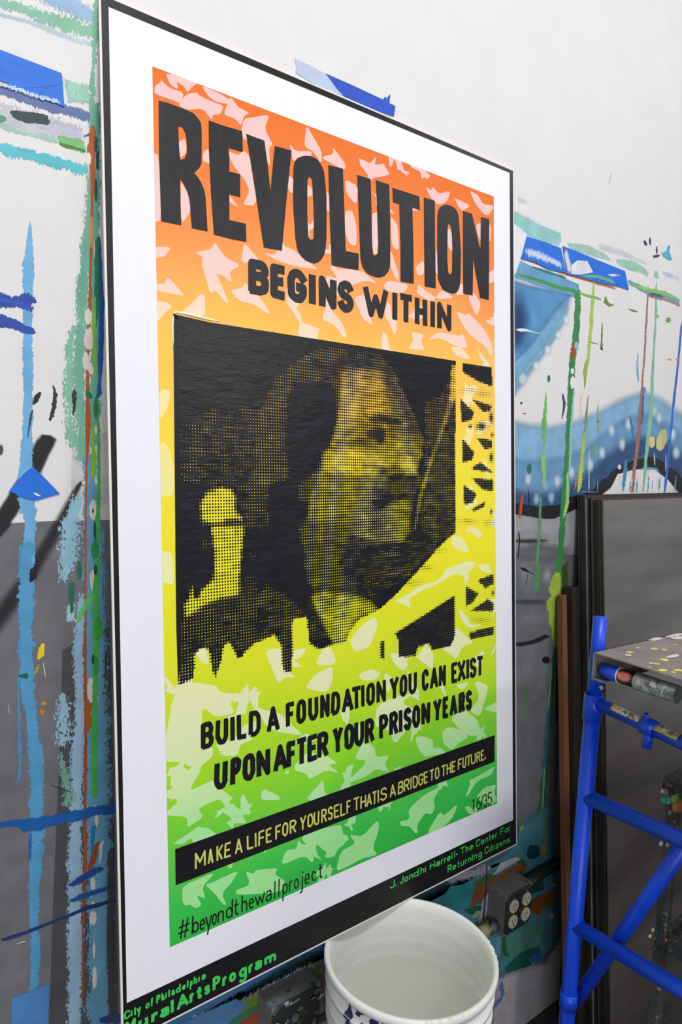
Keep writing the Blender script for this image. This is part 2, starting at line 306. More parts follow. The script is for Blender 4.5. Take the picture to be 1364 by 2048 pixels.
# ---- right of the board
m = Marks()
m.strip([(1030, 395), (1045, 402), (1060, 408)], [20, 18, 8], (205, 215, 228), .2, 1, .7)
m.strip([(1020, 425), (1060, 445), (1090, 458)], [30, 30, 20], (222, 230, 238), .2, 1, .8)
m.strip([(1020, 434), (1060, 458), (1120, 478), (1126, 485)], [36, 34, 32, 26], (150, 205, 200), .2, .25, .95, endsoft=.2)
m.strip([(1130, 488), (1175, 500), (1225, 520)], [10, 26, 8], (168, 208, 190), .25, .5, .9)
m.strip([(1228, 522), (1262, 530), (1300, 550)], [10, 24, 12], (160, 208, 185), .3, .3, .95); m.strip([(1306, 540), (1314, 552), (1318, 560)], [10, 12, 6], (158, 205, 180), .3, .3)
m.strip([(1190, 490), (1240, 505), (1300, 530)], [22, 20, 10], (218, 224, 235), .2, 1, .7); m.strip([(1320, 545), (1364, 558)], [14, 18], (212, 222, 238), .2, 1, .8)
m.poly([(1010, 505), (1060, 530), (1130, 556), (1158, 568), (1160, 600), (1040, 560), (1010, 550)], (108, 160, 195), .1, .25, inset=6)
m.strip([(1020, 508), (1070, 524), (1110, 541), (1150, 553), (1200, 568), (1236, 578)], [6, 7, 6, 5, 7, 5], (200, 110, 65), .3, .1, endsoft=.3)
m.strip([(1060, 533), (1085, 541), (1120, 552), (1136, 556)], [4, 6, 5, 6], (40, 120, 140), .4, .15)
# blue field with its soft white dots
m.poly([(1010, 545), (1060, 562), (1150, 588), (1140, 640), (1118, 680), (1080, 735), (1040, 790), (1000, 820)], (120, 172, 208), 0, 1, inset=20)
m.poly([(1010, 552), (1060, 566), (1148, 590), (1118, 625), (1070, 690), (1010, 745)], (88, 150, 198), 0, 1, inset=16)
m.blob(1036, 640, 34, 78, (52, 88, 135), 0, 1, .9); m.blob(1030, 655, 22, 62, (44, 72, 118), 0, 1, .8)
m.strip([(1140, 610), (1095, 690), (1030, 765)], [8, 16, 12], (150, 198, 225), 0, 1, .8)
for x, y, s_ in [(1133, 640, 9), (1117, 670, 9), (1096, 700, 10), (1073, 732, 10), (1046, 758, 12)]: m.blob(x, y, s_, s_*1.35, (222, 236, 240), 0, .7, .9)
m.strip([(1030, 661), (1048, 659), (1062, 663), (1085, 668)], [6, 6, 2, 1], (236, 238, 240), .15, .1)
# lower blue band and the black curve
m.poly([(1010, 828), (1060, 838), (1100, 842), (1140, 835), (1190, 815), (1235, 790), (1290, 772), (1330, 790), (1364, 815), (1500, 900), (1500, 1100), (1180, 1080), (1010, 1090)], (135, 180, 212), 0, 1, inset=26)
m.poly([(1010, 905), (1060, 912), (1120, 905), (1170, 886), (1215, 846), (1260, 822), (1300, 818), (1340, 838), (1450, 920), (1450, 1100), (1180, 1080), (1010, 1090)], (112, 160, 202), 0, 1, .9, inset=26)
m.strip([(960, 985), (1035, 1000), (1080, 1008), (1130, 1000), (1185, 965), (1225, 930), (1258, 904), (1290, 895), (1315, 898), (1345, 920), (1420, 1000)], [56, 62, 64, 70, 78, 74, 70, 68, 66, 66, 66], (50, 84, 130), 0, 1, .95, endsoft=.2)
for x, y in [(1056, 958), (1116, 962), (1073, 997), (1103, 995), (1132, 975), (1090, 970), (1142, 945), (1180, 930), (1205, 905), (1223, 860), (1243, 888), (1258, 848), (1318, 835), (1345, 868), (1352, 905), (1308, 822)]:
    m.blob(x+rng.normal(0, 1), y, 9.5, 18, (205, 225, 238) if y < 965 else (150, 190, 220), 0, .8, .9)
m.poly([(990, 1016), (1035, 1024), (1080, 1033), (1120, 1026), (1150, 1012), (1200, 1010), (1200, 1110), (990, 1110)], (158, 159, 161), 0, .25, inset=6); m.blob(1080, 1105, 90, 26, (112, 114, 118), 0, 1)
# white inside of the arch
m.poly([(1190, 1010), (1210, 975), (1240, 948), (1275, 938), (1310, 940), (1340, 962), (1364, 1000), (1400, 1060), (1180, 1060)], (228, 226, 226), 0, .1, inset=4)
m.strip([(1000, 1008), (1035, 1018), (1080, 1027), (1120, 1020), (1150, 1005), (1180, 1000), (1200, 980), (1225, 958), (1250, 935), (1280, 925), (1310, 924), (1335, 942), (1364, 975), (1400, 1020)], [22, 25, 27, 26, 30, 30, 26, 24, 22, 22, 24, 26, 26, 26], (28, 26, 32), 0, .3, endsoft=.2)
m.poly([(1235, 948), (1262, 940), (1310, 941), (1335, 958), (1354, 990), (1300, 1040), (1190, 1040)], (230, 228, 228), 0, .2, inset=6)
# grey zone shading and light spots
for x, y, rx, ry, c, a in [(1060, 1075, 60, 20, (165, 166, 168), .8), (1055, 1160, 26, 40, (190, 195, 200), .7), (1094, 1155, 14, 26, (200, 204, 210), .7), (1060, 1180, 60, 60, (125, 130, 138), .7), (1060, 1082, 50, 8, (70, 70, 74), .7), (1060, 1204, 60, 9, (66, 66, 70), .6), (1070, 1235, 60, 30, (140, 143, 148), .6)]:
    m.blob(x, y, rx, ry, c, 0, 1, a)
m.strip([(1025, 1292), (1055, 1286), (1075, 1282), (1090, 1272), (1104, 1270)], [14, 10, 12, 12, 8], (30, 30, 32), 0, .7); m.blob(1092, 1320, 9, 8, (26, 26, 30), 0, .3)
m.strip([(1020, 1082), (1060, 1083), (1100, 1080)], [6, 9, 4], (60, 60, 62), 0, 1, .7)
# drips
def drip(p, wd, col, dry=.25, soft=.12, a=1.): m.strip(p, wd, col, min(.95, dry*1.5+.08), soft, a, endsoft=.3)
drip([(1030, 548), (1075, 560), (1125, 578), (1150, 580), (1160, 590)], [5, 8, 8, 12, 14], (62, 150, 75))
drip([(1156, 575), (1155, 640), (1150, 690), (1144, 730), (1142, 790), (1138, 850), (1134, 920), (1128, 1000), (1124, 1060), (1119, 1120), (1115, 1180), (1112, 1240)], [13, 14, 16, 14, 13, 12, 12, 13, 15, 14, 15, 16], (55, 135, 72), .22, .1)
drip([(1148, 780), (1143, 850), (1141, 900), (1138, 960)], [5, 7, 7, 5], (150, 200, 190), .7, .2)
drip([(1151, 680), (1148, 700), (1143, 722)], [8, 12, 6], (165, 75, 50), .25, .1); m.blob(1153, 692, 5, 9, (130, 200, 225), .2, .15)
m.blob(1145, 742, 4, 6, (235, 235, 232), .1, .1); m.blob(1145, 765, 5, 14, (235, 235, 232), .15, .1)
drip([(1134, 940), (1136, 985), (1134, 1010), (1126, 1040)], [3, 8, 10, 3], (165, 210, 120), .2, .1)
drip([(1114, 1140), (1108, 1200), (1108, 1240), (1112, 1270), (1110, 1300)], [20, 30, 28, 16, 8], (165, 195, 70), .2, .15)
drip([(1124, 1170), (1120, 1220), (1116, 1275)], [4, 8, 5], (215, 140, 30), .2, .15)
drip([(1130, 1120), (1130, 1180), (1124, 1300)], [14, 18, 12], (70, 90, 30), .3, .4, .9)
drip([(1108, 1300), (1100, 1400), (1094, 1500), (1086, 1600), (1078, 1660)], [12, 14, 14, 18, 18], (48, 105, 75), .35, .3)
drip([(1104, 1320), (1095, 1440), (1090, 1520), (1084, 1640)], [4, 5, 4, 5], (120, 160, 120), .4, .2)
drip([(1098, 1410), (1094, 1470), (1088, 1540)], [8, 10, 8], (45, 110, 135), .4, .3); drip([(1113, 1440), (1110, 1480)], [8, 6], (150, 160, 160), .7, .2)
drip([(1128, 1280), (1120, 1330), (1118, 1440)], [14, 18, 12], (55, 60, 35), .3, .4)
drip([(1189, 555), (1186, 600), (1180, 680), (1175, 735)], [3, 7, 9, 5], (172, 205, 85), .25, .1)
drip([(1173, 715), (1170, 745), (1170, 780)], [6, 8, 3], (150, 180, 70), .35, .1); drip([(1177, 785), (1172, 840), (1168, 880)], [3, 5, 4], (130, 150, 75), .75, .15)
drip([(1170, 860), (1165, 910), (1160, 960), (1157, 990)], [6, 11, 11, 8], (170, 205, 80), .35, .15); drip([(1152, 945), (1151, 980)], [4, 6], (215, 120, 110), .4, .3)
drip([(1163, 785), (1160, 830)], [5, 4], (235, 205, 180), .4, .4); drip([(1163, 815), (1162, 850)], [6, 4], (200, 215, 240), .3, .6)
drip([(1092, 780), (1091, 820), (1088, 850), (1090, 880), (1087, 900)], [2, 8, 12, 7, 3], (115, 190, 95), .3, .15)
drip([(1087, 900), (1086, 930), (1090, 950), (1084, 975)], [6, 12, 10, 4], (140, 205, 120), .3, .2)
drip([(1082, 985), (1078, 1080), (1073, 1130), (1071, 1180)], [8, 10, 8, 12], (110, 165, 120), .35, .5, .8); drip([(1078, 1120), (1074, 1180), (1066, 1190)], [12, 14, 8], (95, 165, 100), .5, .4, .8)
drip([(1055, 1360), (1052, 1400), (1050, 1440)], [3, 7, 8], (80, 150, 85), .5, .5, .8)
drip([(1189, 545), (1188, 565)], [14, 4], (235, 165, 125), .3, .2); drip([(1204, 690), (1203, 705), (1205, 640)], [4, 7, 2], (90, 150, 85), .3, .1)
drip([(1197, 800), (1195, 840), (1198, 870)], [2, 5, 3], (130, 180, 90), .6, .15); drip([(1190, 880), (1190, 910), (1192, 925)], [4, 6, 3], (130, 175, 80), .5, .15); drip([(1188, 950), (1187, 985)], [5, 4], (70, 125, 110), .5, .2)
drip([(1296, 585), (1293, 640), (1290, 700), (1285, 765), (1281, 820), (1276, 880), (1270, 930), (1264, 992)], [3, 4, 4, 5, 9, 8, 9, 8], (165, 115, 100), .4, .15)
drip([(1287, 780), (1284, 850)], [3, 5], (70, 90, 140), .5, .2); m.blob(1288, 780, 4, 7, (75, 125, 175), .3, .2)
drip([(1313, 560), (1312, 640), (1307, 720), (1303, 800), (1301, 840), (1296, 880), (1290, 940), (1286, 990)], [4, 5, 5, 7, 13, 12, 6, 4], (135, 195, 170), .3, .2)
drip([(1364, 640), (1356, 730), (1348, 800), (1340, 880), (1334, 940), (1329, 990)], [4, 4, 5, 5, 6, 5], (50, 110, 210), .12, .1)
drip([(1276, 700), (1275, 745), (1279, 768)], [1, 7, 3], (135, 180, 215), .3, .2); drip([(1258, 828), (1265, 855), (1268, 890)], [4, 7, 4], (55, 125, 160), .3, .15)
drip([(1252, 915), (1250, 950), (1246, 985)], [8, 10, 6], (70, 140, 175), .4, .15); m.blob(1239, 934, 4, 5, (230, 232, 235), .1, .1)
for x in (1262, 1275, 1298, 1306, 1320, 1352): drip([(x, 950+rng.random()*10), (x-2, 985)], [3, 4], (110, 155, 175), .7, .2)
m.blob(1304, 884, 7, 13, (230, 205, 150), .1, .1); m.blob(1323, 880, 11, 25, (205, 200, 140), .1, .1, rot=.25); drip([(1308, 905), (1310, 935)], [3, 2], (205, 205, 185), .2, .2); drip([(1332, 905), (1331, 945)], [2, 2], (205, 205, 185), .2, .2)
m.strip([(1252, 560), (1285, 578), (1320, 592), (1364, 606)], [9, 12, 12, 10], (100, 165, 200), .4, .2, endsoft=.3); m.strip([(1255, 568), (1300, 580), (1340, 590), (1364, 602)], [3, 12, 9, 5], (140, 195, 100), .6, .15)
m.strip([(1290, 590), (1335, 600), (1364, 613)], [4, 6, 8], (190, 125, 110), .5, .2); m.strip([(1300, 588), (1330, 594)], [8, 9], (50, 110, 120), .7, .2)
m.strip([(1150, 583), (1180, 593), (1205, 598)], [4, 6, 5], (130, 185, 90), .5, .12); m.strip([(1211, 590), (1211, 608), (1222, 612), (1232, 608)], [3, 9, 7, 3], (115, 145, 50), .15, .08)
m.strip([(1254, 617), (1262, 620), (1280, 624)], [3, 7, 2], (100, 135, 70), .3, .1); m.blob(1337, 640, 6, 6, (110, 165, 95), .3, .1); m.strip([(1310, 630), (1320, 634)], [7, 4], (135, 190, 120), .4, .2)
m.blob(1291, 486, 3, 6, (52, 52, 85), .1, .1, rot=-.4); m.strip([(1299, 475), (1302, 490)], [4, 4], (55, 55, 90), .1, .1); m.strip([(1313, 492), (1315, 508)], [3, 4], (60, 55, 85), .1, .1); m.strip([(1307, 515), (1320, 509)], [8, 6], (55, 50, 85), .15, .1)
m.poly([(1323, 505), (1333, 502), (1336, 490), (1341, 492), (1339, 503), (1345, 520), (1338, 521), (1327, 514)], (85, 175, 210), .1, .15, inset=3)
m.strip([(1225, 340), (1218, 370)], [1.5, 3], (205, 203, 202), .3, .4, .8); m.strip([(1124, 784), (1130, 805), (1124, 840)], [3, 6, 2], (75, 70, 105), .2, .12)
m.blob(1098, 757, 3, 8, (40, 110, 90), .1, .1); m.blob(1059, 938, 5, 11, (35, 115, 90), .2, .1); m.blob(1043, 806, 2.5, 3, (30, 30, 30)); m.blob(1049, 827, 4, 1.5, (170, 60, 40)); m.strip([(1047, 982), (1042, 1010), (1040, 1040)], [3, 7, 6], (215, 65, 45), .2, .3)
m.strip([(1057, 980), (1059, 1012)], [2, 2.5], (20, 20, 28), .1, .1); m.strip([(1334, 718), (1345, 719)], [3, 5], (230, 150, 90), .3, .2); m.strip([(1352, 719), (1360, 719)], [5, 5], (225, 135, 80), .2, .2)
m.strip([(1178, 684), (1198, 688)], [1.5, 1.5], (150, 95, 75), .1, .1); m.strip([(1193, 843), (1200, 842)], [2.5, 2.5], (150, 65, 50), .1, .1); m.strip([(1069, 870), (1078, 863)], [3, 1.5], (150, 145, 150), .4, .2)
m.strip([(1178, 900), (1178, 985)], [2, 2], (215, 220, 230), .4, .2); m.strip([(1162, 984), (1195, 984)], [1.8, 1.8], (150, 175, 205), .1, .1); m.strip([(1195, 960), (1195, 984)], [1.5, 1.5], (150, 175, 205), .1, .1)
m.strip([(1036, 1060), (1040, 1075), (1036, 1120)], [2, 3, 2], (25, 25, 28), .2, .1); m.strip([(1037, 1135), (1048, 1138), (1058, 1144), (1071, 1149)], [3, 7, 2, 3], (25, 26, 30), .15, .1); m.strip([(1056, 1146), (1052, 1170)], [2, 1], (30, 30, 32), .2, .1)
m.blob(1063, 1125, 6, 3, (150, 140, 70), .2, .6)
# below the board: blues, greens and rust behind bucket and socket box
m.poly([(1034, 1640), (1060, 1625), (1110, 1600), (1120, 1760), (1118, 1900), (1080, 1950), (1000, 1960), (940, 1930), (900, 1880), (800, 1820), (500, 2000), (250, 2200), (250, 2095), (700, 1860), (1000, 1700)], (82, 142, 156), .1, .8, inset=26)
m.poly([(860, 1830), (900, 1772), (950, 1765), (955, 1790), (945, 1812), (900, 1825)], (45, 150, 155), .1, .25, inset=6)
m.strip([(885, 1760), (930, 1750), (960, 1745), (985, 1728)], [30, 26, 26, 20], (190, 185, 195), .6, .4, .9); m.strip([(960, 1720), (985, 1715)], [40, 30], (110, 145, 190), .5, .6, .8)
m.poly([(938, 1815), (952, 1768), (985, 1758), (1010, 1740), (1045, 1725), (1055, 1735), (1045, 1750), (1000, 1772), (965, 1805)], (150, 85, 50), .25, .12, inset=4)
m.strip([(945, 1770), (975, 1760), (995, 1748)], [16, 22, 12], (95, 115, 50), .5, .25, .9); m.strip([(1020, 1722), (1048, 1722), (1053, 1735)], [8, 14, 10], (90, 85, 40), .4, .3)
m.poly([(1000, 1725), (1035, 1712), (1042, 1720), (1010, 1738), (985, 1752)], (205, 208, 210), .3, .3, inset=4)
m.poly([(965, 1800), (985, 1775), (988, 1870), (968, 1880), (955, 1850)], (195, 190, 200), .2, .2, inset=4)
m.strip([(925, 1822), (950, 1822), (966, 1810)], [10, 18, 10], (35, 100, 80), .3, .2); m.strip([(945, 1840), (955, 1825), (966, 1822)], [6, 16, 8], (165, 190, 130), .4, .2)
m.strip([(974, 1722), (973, 1760), (970, 1800), (966, 1845)], [3, 2.5, 3, 5], (28, 42, 110), .1, .1)
m.blob(1066, 1704, 14, 18, (22, 72, 82), .15, .25, rot=.5); m.blob(1088, 1698, 5, 18, (200, 135, 50), .3, .3); m.strip([(1087, 1620), (1090, 1690)], [8, 8], (100, 140, 100), .4, .4); m.strip([(1040, 1665), (1046, 1648)], [7, 5], (190, 175, 90), .3, .3)
m.poly([(1050, 1745), (1085, 1735), (1090, 1780), (1060, 1790), (1045, 1760)], (28, 85, 65), .3, .5, inset=8)
m.strip([(1062, 1830), (1078, 1812), (1095, 1795), (1110, 1780)], [34, 34, 30, 16], (150, 80, 42), .25, .2); m.strip([(1078, 1815), (1100, 1805), (1112, 1800)], [14, 24, 20], (110, 115, 35), .4, .3, .9)
m.poly([(1000, 1868), (1060, 1850), (1090, 1845), (1085, 1890), (1050, 1910), (1005, 1920), (1010, 1890)], (85, 150, 130), .25, .4, inset=8)
m.poly([(965, 1880), (1002, 1870), (1003, 1905), (990, 1930), (985, 1910)], (100, 165, 195), .3, .4, inset=6)
m.strip([(1008, 1862), (1008, 1885), (1006, 1908), (1022, 1910)], [11, 9, 12, 10], (35, 115, 70), .15, .12)
m.poly([(1008, 1935), (1040, 1905), (1080, 1890), (1085, 1915), (1050, 1940), (1010, 1945)], (28, 105, 90), .3, .3, inset=6)
m.poly([(1055, 1915), (1085, 1900), (1085, 1918), (1062, 1928)], (60, 105, 185), .3, .4, inset=5); m.strip([(1005, 1960), (1040, 1950), (1080, 1930)], [24, 26, 16], (190, 188, 195), .5, .4)
m.poly([(985, 1955), (1090, 1920), (1125, 1870), (1125, 2150), (970, 2200)], (200, 192, 196), .15, .6, inset=20); m.strip([(1000, 1960), (1008, 1990), (985, 2015), (980, 2040)], [12, 14, 10, 6], (100, 130, 200), .8, .4, .8); m.strip([(1062, 1925), (1070, 1930)], [10, 9], (195, 165, 110), .6, .4)
m.strip([(1086, 1920), (1094, 1908), (1114, 1895)], [5, 4, 3], (105, 25, 45), .15, .1); m.strip([(1100, 1775), (1116, 1765)], [16, 10], (150, 160, 165), .6, .3); m.blob(1103, 1832, 8, 7, (185, 180, 190), .4, .2)
# lower left corner beneath the board
m.strip([(300, 2070), (400, 2010), (500, 1960), (590, 1905), (650, 1885)], [60, 40, 34, 30, 30], (75, 130, 185), .3, .5, endsoft=.2); m.strip([(350, 2090), (460, 2030), (540, 1985), (640, 1930)], [30, 34, 40, 36], (172, 170, 172), .5, .4)
m.strip([(420, 2060), (500, 2008), (570, 1970), (650, 1935)], [16, 22, 20, 20], (125, 150, 60), .4, .2); m.strip([(410, 2080), (500, 2025), (570, 1983), (650, 1952)], [16, 14, 14, 12], (55, 135, 95), .4, .2); m.strip([(440, 2090), (520, 2030), (600, 1985), (650, 1966)], [26, 24, 22, 18], (155, 75, 42), .25, .15)
m.strip([(380, 2040), (430, 2030)], [18, 26], (190, 205, 215), .7, .3); m.poly([(560, 2000), (600, 1978), (640, 1955), (660, 2080), (560, 2080)], (150, 144, 140), .2, .5, inset=10); m.poly([(300, 2075), (380, 2035), (470, 1995), (500, 2010), (430, 2080), (330, 2120)], (95, 150, 200), .3, .5, inset=10); m.poly([(608, 1987), (640, 1968), (640, 2060), (625, 2060)], (185, 178, 172), .2, .3, inset=4)
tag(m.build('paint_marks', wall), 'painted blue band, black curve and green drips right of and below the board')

# ------------------------------------------------------------------ strips of tape on the wall
def slab(name, pts, mat_, Y=-.0022, th=.0005, parent=None, jag=0):
    P = [on_y(x+(rng.normal(0, jag) if jag else 0), y+(rng.normal(0, jag) if jag else 0), Y) for x, y in pts]; n = len(P); Q = [p+np.array([0, th, 0]) for p in P]
    c = np.mean(P, 0); F = [tuple(t) for t in tessellate_polygon([[Vector((p[0], p[2], 0)) for p in P]])]
    F += [tuple(n+i for i in f[::-1]) for f in F] + [(i, (i+1) % n, n+(i+1) % n, n+i) for i in range(n)]
    return mesh(name, P+Q, F, mat_, parent, base=None if parent else c)
M_TAPE = plain('blue_tape', TAPE, .55, var=.1, scale=14, stretch=(1, 1, 5), bumpy=.3)
M_TAPED = plain('dark_blue_tape', (28, 75, 190), .55, var=.1, scale=40, bumpy=.3)
M_TAPEP = plain('pale_tape', (186, 196, 220), .6, var=.05, scale=60, bumpy=.3)
M_TAPEW = plain('white_tape', (226, 226, 232), .6, var=.04, scale=40, bumpy=.3)
a = slab('masking_tape', [(-70, 72), (0, 99), (60, 122), (123, 146), (126, 165), (127, 190), (129, 213), (118, 209), (112, 203), (104, 205), (92, 196), (80, 199), (70, 188), (55, 186), (40, 176), (30, 180), (12, 165), (0, 160), (-70, 140)], M_TAPE)
tag(a, 'wide bright blue tape on the wall at upper left, left of the board', 'tape')
mk = Marks(); mk.k = 400
mk.strip([(-20, 164), (30, 176), (80, 194), (125, 205)], [8, 13, 11, 11], (195, 208, 232), 1.0, .2, endsoft=.2); mk.strip([(20, 175), (70, 176), (123, 169)], [1, 1.4, 1.4], (20, 75, 165), .1, .2); mk.build('paint_smear', a)
a = slab('masking_tape', [(66, 934), (84, 950), (120, 988), (100, 993), (74, 1001), (50, 996), (22, 984), (18, 982), (35, 962), (52, 944)], M_TAPE)
tag(a, 'torn kite-shaped blue tape scrap over the light blue stripe left of the board', 'tape')
mk = Marks(); mk.k = 405; mk.strip([(65, 985), (74, 990), (84, 992)], [2, 5, 2], (235, 238, 245), .1, .1); mk.build('paint_smear', a)
a = slab('masking_tape', [(590, 117), (612, 127), (655, 149), (672, 171), (694, 193), (650, 180), (612, 158), (592, 146), (593, 134)], M_TAPEP, Y=-.0010)
tag(a, 'pale grey-blue tape end stuck to the wall above the board top edge', 'tape', 'tape holding the board top')
a = slab('masking_tape', [(652, 147), (700, 168), (766, 199), (771, 193), (773, 197), (781, 188), (779, 206), (791, 212), (788, 233), (700, 205), (675, 178)], M_TAPED, Y=-.0016)
tag(a, 'darker blue tape with a torn end stuck above the board top edge', 'tape', 'tape holding the board top')
a = slab('masking_tape', [(1040, 470), (1058, 474), (1090, 484), (1122, 496), (1126, 515), (1132, 545), (1100, 540), (1070, 524), (1044, 518)], M_TAPE)
tag(a, 'blue tape strip directly right of the board, under its white tape flap', 'tape')
mk = Marks(); mk.k = 405; mk.strip([(1046, 502), (1070, 508), (1105, 522), (1130, 535)], [14, 20, 18, 14], (200, 215, 238), .95, .2); mk.build('paint_smear', a)
a = slab('masking_tape', [(1126, 492), (1150, 501), (1200, 522), (1250, 542), (1254, 560), (1258, 580), (1240, 574), (1200, 566), (1160, 554), (1134, 548)], M_TAPE)
tag(a, 'longer blue tape strip farther right of the board, ending under the green smear', 'tape')
mk = Marks(); mk.k = 405
mk.poly([(1142, 530), (1155, 520), (1175, 522), (1187, 545), (1160, 550), (1142, 548)], (225, 226, 228), .15, .15, inset=4); mk.strip([(1160, 553), (1195, 552), (1235, 567)], [5, 9, 9], (110, 175, 130), .7, .2); mk.strip([(1215, 552), (1240, 548)], [8, 10], (225, 230, 240), .9, .2); mk.strip([(1130, 495), (1135, 520), (1142, 550)], [8, 16, 14], (222, 226, 236), .3, .8)
mk.build('paint_smear', a)
a = slab('masking_tape', [(1026, 446), (1040, 456), (1054, 469), (1048, 492), (1040, 522), (1031, 548), (1024, 548)], M_TAPEW, Y=-.0125)
tag(a, 'white tape flap on the right edge of the board, paint streaked', 'tape')

# ------------------------------------------------------------------ the leaning board
BW, BH, LEAN = .9269, 1.52, .1414
BP = np.array([0, -LEAN, .37]); BV = np.array([0, LEAN-.004, math.sqrt(BH*BH-LEAN*LEAN)]); BV /= np.linalg.norm(BV)
BU = np.array([1., 0, 0]); BN = np.array([0, -BV[2], BV[1]])
def bl(x, y, k=0.):               # photo pixel -> point on the board face (k = height above it)
    return on_plane(x, y, BP, BN)+BN*k
def buv(P): d = np.asarray(P)-BP; return d@BU, d@BV
def bpt(u, v, k=0.): return BP+BU*u+BV*v+BN*k
board = empty('painted_board', BP+BU*BW/2)
tag(board, 'tall painted poster board with halftone man, leaning on the wall above the white bucket', 'poster')
M_EDGE = plain('board_edge', (232, 226, 214), .6, var=.04)
M_WHITE = plain('white_paint', (238, 237, 244), .48, var=.012, scale=14, bumpy=.25, stretch=(8, 1, 1), bd=.0004)
M_BLACK = plain('black_paint', (38, 36, 40), .42, var=.25, scale=90, bumpy=.5, stretch=(1, 1, .25), bd=.0006, spec=.27)
M_INKB = plain('deep_black_paint', (24, 22, 26), .4, var=.2, scale=80, bumpy=.4, bd=.0005, spec=.3)
# field and birds: colour follows the height on the board
GRAD = [(0, (52, 180, 70)), (.05, (64, 194, 80)), (.10, (104, 206, 66)), (.16, (142, 216, 46)), (.23, (186, 222, 42)), (.31, (218, 226, 44)), (.42, (238, 230, 42)), (.54, (246, 228, 62)), (.63, (252, 208, 82)), (.72, (254, 196, 90)), (.79, (252, 168, 92)), (.87, (243, 138, 72)), (1, (232, 117, 50))]
BIRD = [(0, (158, 228, 146)), (.12, (172, 232, 156)), (.19, (214, 234, 172)), (.26, (228, 232, 180)), (.42, (236, 236, 172)), (.58, (246, 232, 142)), (.70, (250, 228, 186)), (.78, (242, 208, 196)), (1, (238, 194, 190))]
FQ = [(307, 136), (985, 391), (996, 1606), (337, 1895)]
FUV = [buv(bl(*p)) for p in FQ]; FU0 = (FUV[0][0]+FUV[3][0])/2; FU1 = (FUV[1][0]+FUV[2][0])/2; FV0 = (FUV[2][1]+FUV[3][1])/2; FV1 = (FUV[0][1]+FUV[1][1])/2
def grad_mat(name, stops, var, rough):
    m, N, L, b = nt(name)
    at = N.new('ShaderNodeAttribute'); at.attribute_name = 'height'
    n = link_noise(N, L, 7, 3, .5); mr = N.new('ShaderNodeMath'); mr.operation = 'MULTIPLY_ADD'; L.new(n.outputs[0], mr.inputs[0]); mr.inputs[1].default_value = var
    sb = N.new('ShaderNodeMath'); sb.operation = 'SUBTRACT'; L.new(at.outputs['Fac'], sb.inputs[0]); sb.inputs[1].default_value = var/2; L.new(sb.outputs[0], mr.inputs[2])
    r = ramp(N, L, mr.outputs[0], [(p, rgba(c)) for p, c in stops]); L.new(r.outputs[0], b.inputs['Base Color']); b.inputs['Roughness'].default_value = rough; b.inputs['Specular IOR Level'].default_value = .12
    n2 = link_noise(N, L, 60, 3, .6, stretch=(.3, 1, 1)); bump(N, L, b, n2.outputs[0], .25, .0005); return m
M_FIELD = grad_mat('colour_field', GRAD, .07, .55); M_BIRD = grad_mat('bird_paint', BIRD, .05, .55)
def set_h(o, V):
    at = o.data.attributes.new('height', 'FLOAT', 'POINT'); at.data.foreach_set('value', np.array([(buv(p)[1]-FV0)/(FV1-FV0) for p in V], 'f'))
# backing sheet
b = MB(); c = bpt(BW/2, BH/2, -.0014); b.box(c, BU*BW/2, BV*BH/2, BN*.0013); b.build('backing_sheet', M_EDGE, board)
def quad(name, P, m, k, inner=None):
    if inner is None: return mesh(name, [bl(x, y, k) for x, y in P], [(0, 1, 2, 3)[::-1]], m, board)
e = .0032
IN = [buv(bl(*p)) for p in [(217, 14), (1019, 346), (1026, 1640), (253.5, 2006)]]
OUT = [(e, BH-e), (BW-e, BH-e), (BW-e, e), (e, e)]
mesh('black_border', [bpt(*p, .0003) for p in OUT]+[bpt(*p, .0003) for p in IN], [(i, (i+1) % 4, 4+(i+1) % 4, 4+i)[::-1] for i in range(4)], M_INKB, board)
mesh('white_margin', [bpt(*p, .0002) for p in IN], [(3, 2, 1, 0)], M_WHITE, board)
V = []; nn_ = 24
for i in range(nn_+1):
    v = FV0+(FV1-FV0)*i/nn_; V += [bpt(FU0, v, .0004), bpt(FU1, v, .0004)]
o = mesh('colour_field', V, [(2*i, 2*i+1, 2*i+3, 2*i+2) for i in range(nn_)], M_FIELD, board); set_h(o, V)
